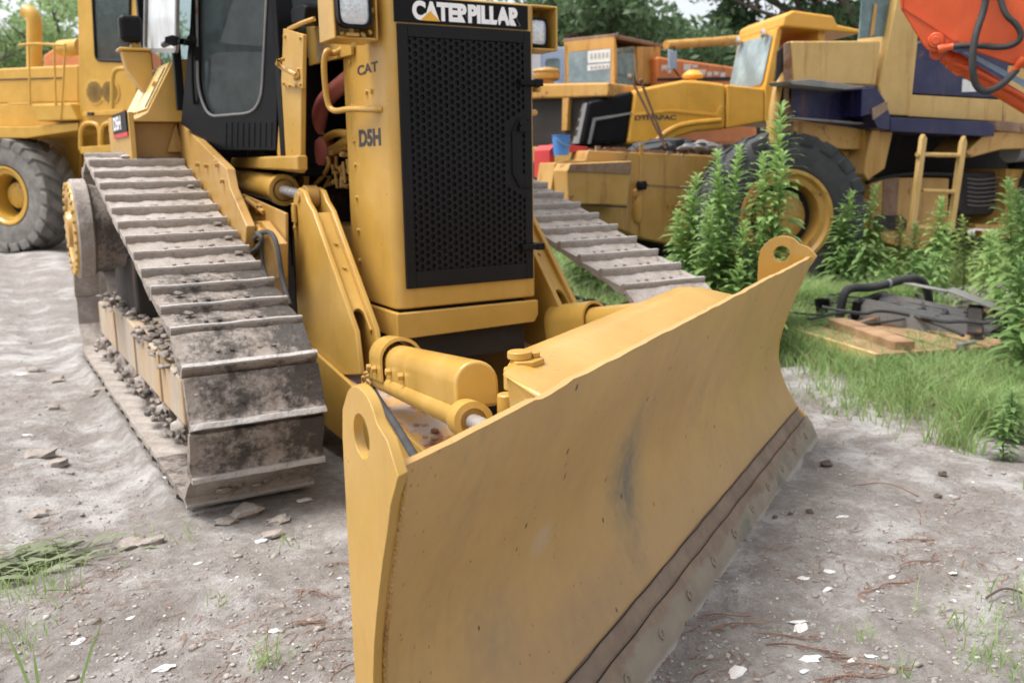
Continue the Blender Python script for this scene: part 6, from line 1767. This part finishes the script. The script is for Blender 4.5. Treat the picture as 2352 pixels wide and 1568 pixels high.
MB().tube(smooth_path([(-.1, 0, .12), (-.02, 0, .10), (.10, .05, .10), (.2, .1, .18), (.3, .1, .16)], 2), .03, 10).build('pipe', GREY, o)
MB().lathe((.25, .0, .05), (0, 0, 1), [(0, .06), (.12, .06), (.14, .08), (.17, .08)], 14).build('flange', RUSTM, o)
MB().lathe((-.12, .0, .0), (0, 0, 1), [(0, .07), (.08, .07), (.10, .05), (.2, .05)], 14).build('flange', RUSTM, o)

rj = random.Random(8)
tg = thing('cable_tangle', 'tangle of thin black cables and wires sprawled over the oil cooler', 'cables', jp(.4, .7, .22))
mb = MB()
for k in range(16):
    q = Vector((rj.uniform(.0, .4), rj.uniform(-.1, .9), rj.uniform(-.02, .08))); P_ = [q]
    a_ = rj.uniform(0, 6.28)
    for i in range(6):
        a_ += rj.uniform(-.9, .9); P_.append(P_[-1] + Vector((math.cos(a_) * .13, math.sin(a_) * .13, rj.uniform(-.03, .03))))
    mb.tube(smooth_path(P_, 2), rj.uniform(.006, .016), 6)
tag(mb.build('cables', RUBBER, tg), kind='stuff')
for k, (a_, b_, z_, L, w_, h_, mt, nm, lab) in enumerate((
        (.15, .55, .20, .5, .05, .05, RUSTM, 'rusty_bar', 'short rusty bar lying across the near end of the junk pallet'),
        (.55, 1.25, .26, .9, .10, .02, DARK, 'bent_strip', 'long dark bent metal strip on top of the oil cooler'),
        (.30, 1.65, .22, .35, .22, .10, RUSTM, 'rusty_bracket', 'blocky rusty bracket at the back of the junk heap'),
        (.80, 1.75, .18, .45, .12, .12, BLACK, 'black_box', 'small black box section behind the oil cooler'),
        (.95, .9, .16, .6, .04, .04, GREY, 'grey_rod', 'thin grey rod poking out of the junk heap toward the grass'))):
    p = jp(a_, b_, z_); an = rj.uniform(-.6, .6)
    o = thing(nm, lab, 'scrap metal', p)
    MB().obox((0, 0, 0), (math.cos(an), math.sin(an), rj.uniform(-.1, .1)), (-math.sin(an), math.cos(an), 0), (0, 0, 1), L, w_, h_).obox((L * .3 * math.cos(an), L * .3 * math.sin(an), h_ * .6), (1, .3, 0), (-.3, 1, 0), (0, 0, 1), w_ * 1.2, w_ * 1.4, h_ * .6).build('metal', mt, o, bevel=.004)

# ================================================================== STONES, CHIPS, CLODS, TWIGS on the yard
def yard_points(rng, n, near=True):
    px = rng.uniform(-60, 2420, n); py = rng.uniform(560, 1640, n) if not near else 560 + 1080 * rng.rand(n) ** .9
    d = np.stack([np.array(ray(a, b)) for a, b in zip(px, py)])
    t = -CAMP.z / d[:, 2]; P_ = np.array(CAMP)[None] + d * t[:, None]
    x, y = P_[:, 0], P_[:, 1]
    k = (np.hypot(x + 2.2, y + 4.27) < 13) & (x < xb(y) + .5)
    k &= ~((np.abs(np.abs(x) - 1.2) < .36) & (y > -.45) & (y < 4.3))
    return x[k], y[k]
rng = np.random.RandomState(5)
ico = bmesh.new(); bmesh.ops.create_icosphere(ico, subdivisions=1, radius=1)
IV = np.array([v.co for v in ico.verts]); IF = np.array([[v.index for v in f.verts] for f in ico.faces]); ico.free()
def stones(rng, x, y, r, flat, name, mat, ang=.35):
    n = len(x); m = len(IV)
    k = 1 + ang * rng.normal(size=(n, m)) * .5
    v = IV[None] * k[:, :, None] * np.stack([rng.uniform(.7, 1.5, n), rng.uniform(.6, 1.1, n), flat * rng.uniform(.6, 1.3, n)], 1)[:, None]
    a = rng.rand(n) * 6.283; c, s = np.cos(a), np.sin(a)
    vx = v[:, :, 0] * c[:, None] - v[:, :, 1] * s[:, None]; vy = v[:, :, 0] * s[:, None] + v[:, :, 1] * c[:, None]
    v = np.stack([vx, vy, v[:, :, 2]], 2) * r[:, None, None]
    v[:, :, 0] += x[:, None]; v[:, :, 1] += y[:, None]; v[:, :, 2] += (gz(x, y) + r * flat * .25)[:, None]
    f = (IF[None] + (np.arange(n) * m)[:, None, None]).reshape(-1, 3)
    return tag(quad_obj(name, v.reshape(-1, 3), f, mat), kind='stuff')
x, y = yard_points(rng, 8500); stones(rng, x, y, .003 + .009 * rng.rand(len(x)) ** 3, .55, 'gravel', STONE)
x, y = yard_points(rng, 300); stones(rng, x, y, .004 + .008 * rng.rand(len(x)) ** 2, .35, 'stone_chips', CHIP)
x, y = yard_points(rng, 240); k = x < -.2; stones(rng, np.where(k, x, x), y, .006 + .016 * rng.rand(len(x)) ** 2, .5, 'dirt_clods', MUDM, .6)
# twigs and brown needle litter
x, y = yard_points(rng, 4200)
keep = vnoise(x * 2.1 + 4, y * 2.1 + 1) > .52; x, y = x[keep], y[keep]
n = len(x); a = rng.normal(0, .55, n) + .4; L = .008 + .045 * rng.rand(n) ** 2.5; z = gz(x, y) + .003
d = np.stack([np.cos(a), np.sin(a), .1 * rng.normal(size=n)], 1) * L[:, None]; s = np.stack([-np.sin(a), np.cos(a), 0 * a], 1) * (.0011 + .0014 * rng.rand(n))[:, None]
p = np.stack([x, y, z], 1); up_ = np.array([0, 0, .003])
bend = np.stack([-np.sin(a), np.cos(a), 0 * a], 1) * (L * rng.normal(0, .18, n))[:, None]
v = np.stack([p - d - s, p - d + s, p + bend + s + up_, p + bend - s + up_, p + d + s, p + d - s], 1).reshape(-1, 3); i = np.arange(n)[:, None] * 6
tag(quad_obj('twig_litter', v, np.concatenate([i + np.array([[0, 1, 2, 3]]), i + np.array([[3, 2, 4, 5]])], 0), TWIG), kind='stuff')
# feathery brown sprigs (bottom right)
mb = MB(); rnd = random.Random(44)
for px, py, L, ang in ((1700, 1440, .22, .3), (1790, 1455, .25, -.1), (1660, 1420, .18, .15), (1850, 1480, .24, -.25), (1930, 1500, .22, .2), (2010, 1520, .2, -.1), (1960, 1545, .22, .3), (2060, 1330, .18, .4), (2120, 1290, .22, .3), (1990, 1350, .12, .9), (700, 1430, .12, .3), (790, 1300, .14, .1), (730, 1360, .16, -.2), (2090, 1240, .2, .2), (1900, 1550, .2, .5)):
    c = U(px, py, z=0); c.z = gzf(c.x, c.y) + .006
    d = Vector((math.cos(ang - .5), math.sin(ang - .5), 0)); nn = Vector((-d.y, d.x, 0))
    mb.tube([c + d * (L * (t / 5 - .5)) + nn * (.02 * math.sin(t)) for t in range(6)], .0022, 5)
    for k in range(26):
        t = rnd.uniform(-.5, .5); b_ = c + d * L * t; q = (d * rnd.uniform(.4, 1) + nn * rnd.choice((-1, 1)) * rnd.uniform(.3, .9)).normalized()
        mb.tube([b_, b_ + q * rnd.uniform(.012, .03) + Vector((0, 0, rnd.uniform(0, .006)))], .0011, 3)
tag(mb.build('dead_sprigs', TWIG), kind='stuff')
# larger single pieces one can point to
def piece(px, py, r, sq, mat, nm, lab, cat, seed, grp=None, rot=0):
    c = U(px, py, z=-.005); c.z = gzf(c.x, c.y)
    o = MB().blob((0, 0, 0), r, sq, seed, .7, 2).build(nm, mat, None, smooth=25)
    o.location = (c.x, c.y, c.z + r * sq[2] * .45); o.rotation_euler = (rnd.uniform(-.15, .15), rnd.uniform(-.15, .15), rot)
    tag(o, lab, cat, grp)
CL = 'pale flat chip of white stone lying loose on the dirt in front of the blade'
for k, (px, py, r) in enumerate(((1850, 1322, .020), (1838, 1440, .026), (1833, 1425, .020), (1905, 1310, .016), (1860, 1508, .024), (1900, 1355, .016), (1690, 1545, .03), (1935, 1190, .02), (1848, 1532, .014), (2050, 1318, .014), (2190, 1312, .016), (2000, 1500, .013), (1960, 1505, .012))):
    piece(px, py, r, (1.5, .75, .22), CHIP, 'stone_chip', CL, 'stone', k, 'white stone chips in front of the blade', rnd.uniform(-.6, .6))
CL2 = 'pale chip of stone lying loose on the dirt left of the blade'
for k, (px, py, r) in enumerate(((180, 1470, .018), (300, 1420, .014), (600, 1240, .02), (380, 1100, .02), (335, 985, .02), (455, 1290, .014), (630, 1450, .014), (375, 1530, .022), (700, 1145, .03), (505, 1190, .016), (50, 860, .03), (64, 1000, .024))):
    piece(px, py, r, (1.4, .8, .3), CHIP, 'stone_chip', CL2, 'stone', k + 30, 'white stone chips left of the blade', rnd.uniform(-.6, .6))
piece(2178, 1398, .018, (1, 1, .9), STONE, 'pebble', 'round brownish pebble on the pale patch at lower right', 'pebble', 77)
CL3 = 'dark brown clod of earth lying on the pale dirt right of the blade'
for k, (px, py, r) in enumerate(((1898, 1063, .03), (1860, 1180, .016), (1815, 1184, .012), (2165, 1090, .02), (2155, 1130, .018), (1780, 1190, .012))):
    piece(px, py, r, (1.1, .9, .7), CLOD, 'earth_clod', CL3, 'clod', k + 50, 'dark clods right of the blade')
CL4 = 'grey lump of dried mud fallen beside the crawler track'
for k, (px, py, r) in enumerate(((95, 1045, .06), (130, 1060, .05), (225, 905, .05), (260, 910, .045), (120, 935, .04), (300, 1240, .05), (640, 1195, .04), (625, 1225, .035), (560, 1180, .06), (95, 1170, .04), (130, 870, .05), (80, 850, .05), (345, 1240, .04), (520, 1195, .04))):
    piece(px, py, r, (1.3, .9, .5), MUDM, 'mud_lump', CL4, 'mud lump', k + 90, 'mud lumps beside the track')
o = MB().tube(smooth_path([U(2265, 1372, z=.01), U(2300, 1350, z=.03), U(2330, 1352, z=.03), U(2400, 1385, z=.01)], 2), .004, 6).build('stick', CLOD); tag(o, 'thin dark bent stick on the ground at the right edge', 'stick')
o = MB().tube(smooth_path([U(1960, 1115, z=.01), U(2040, 1105, z=.02), U(2110, 1140, z=.01)], 2), .003, 6).build('stick', TWIG); tag(o, 'thin curved brown twig on the dirt right of the cutting edge', 'stick')
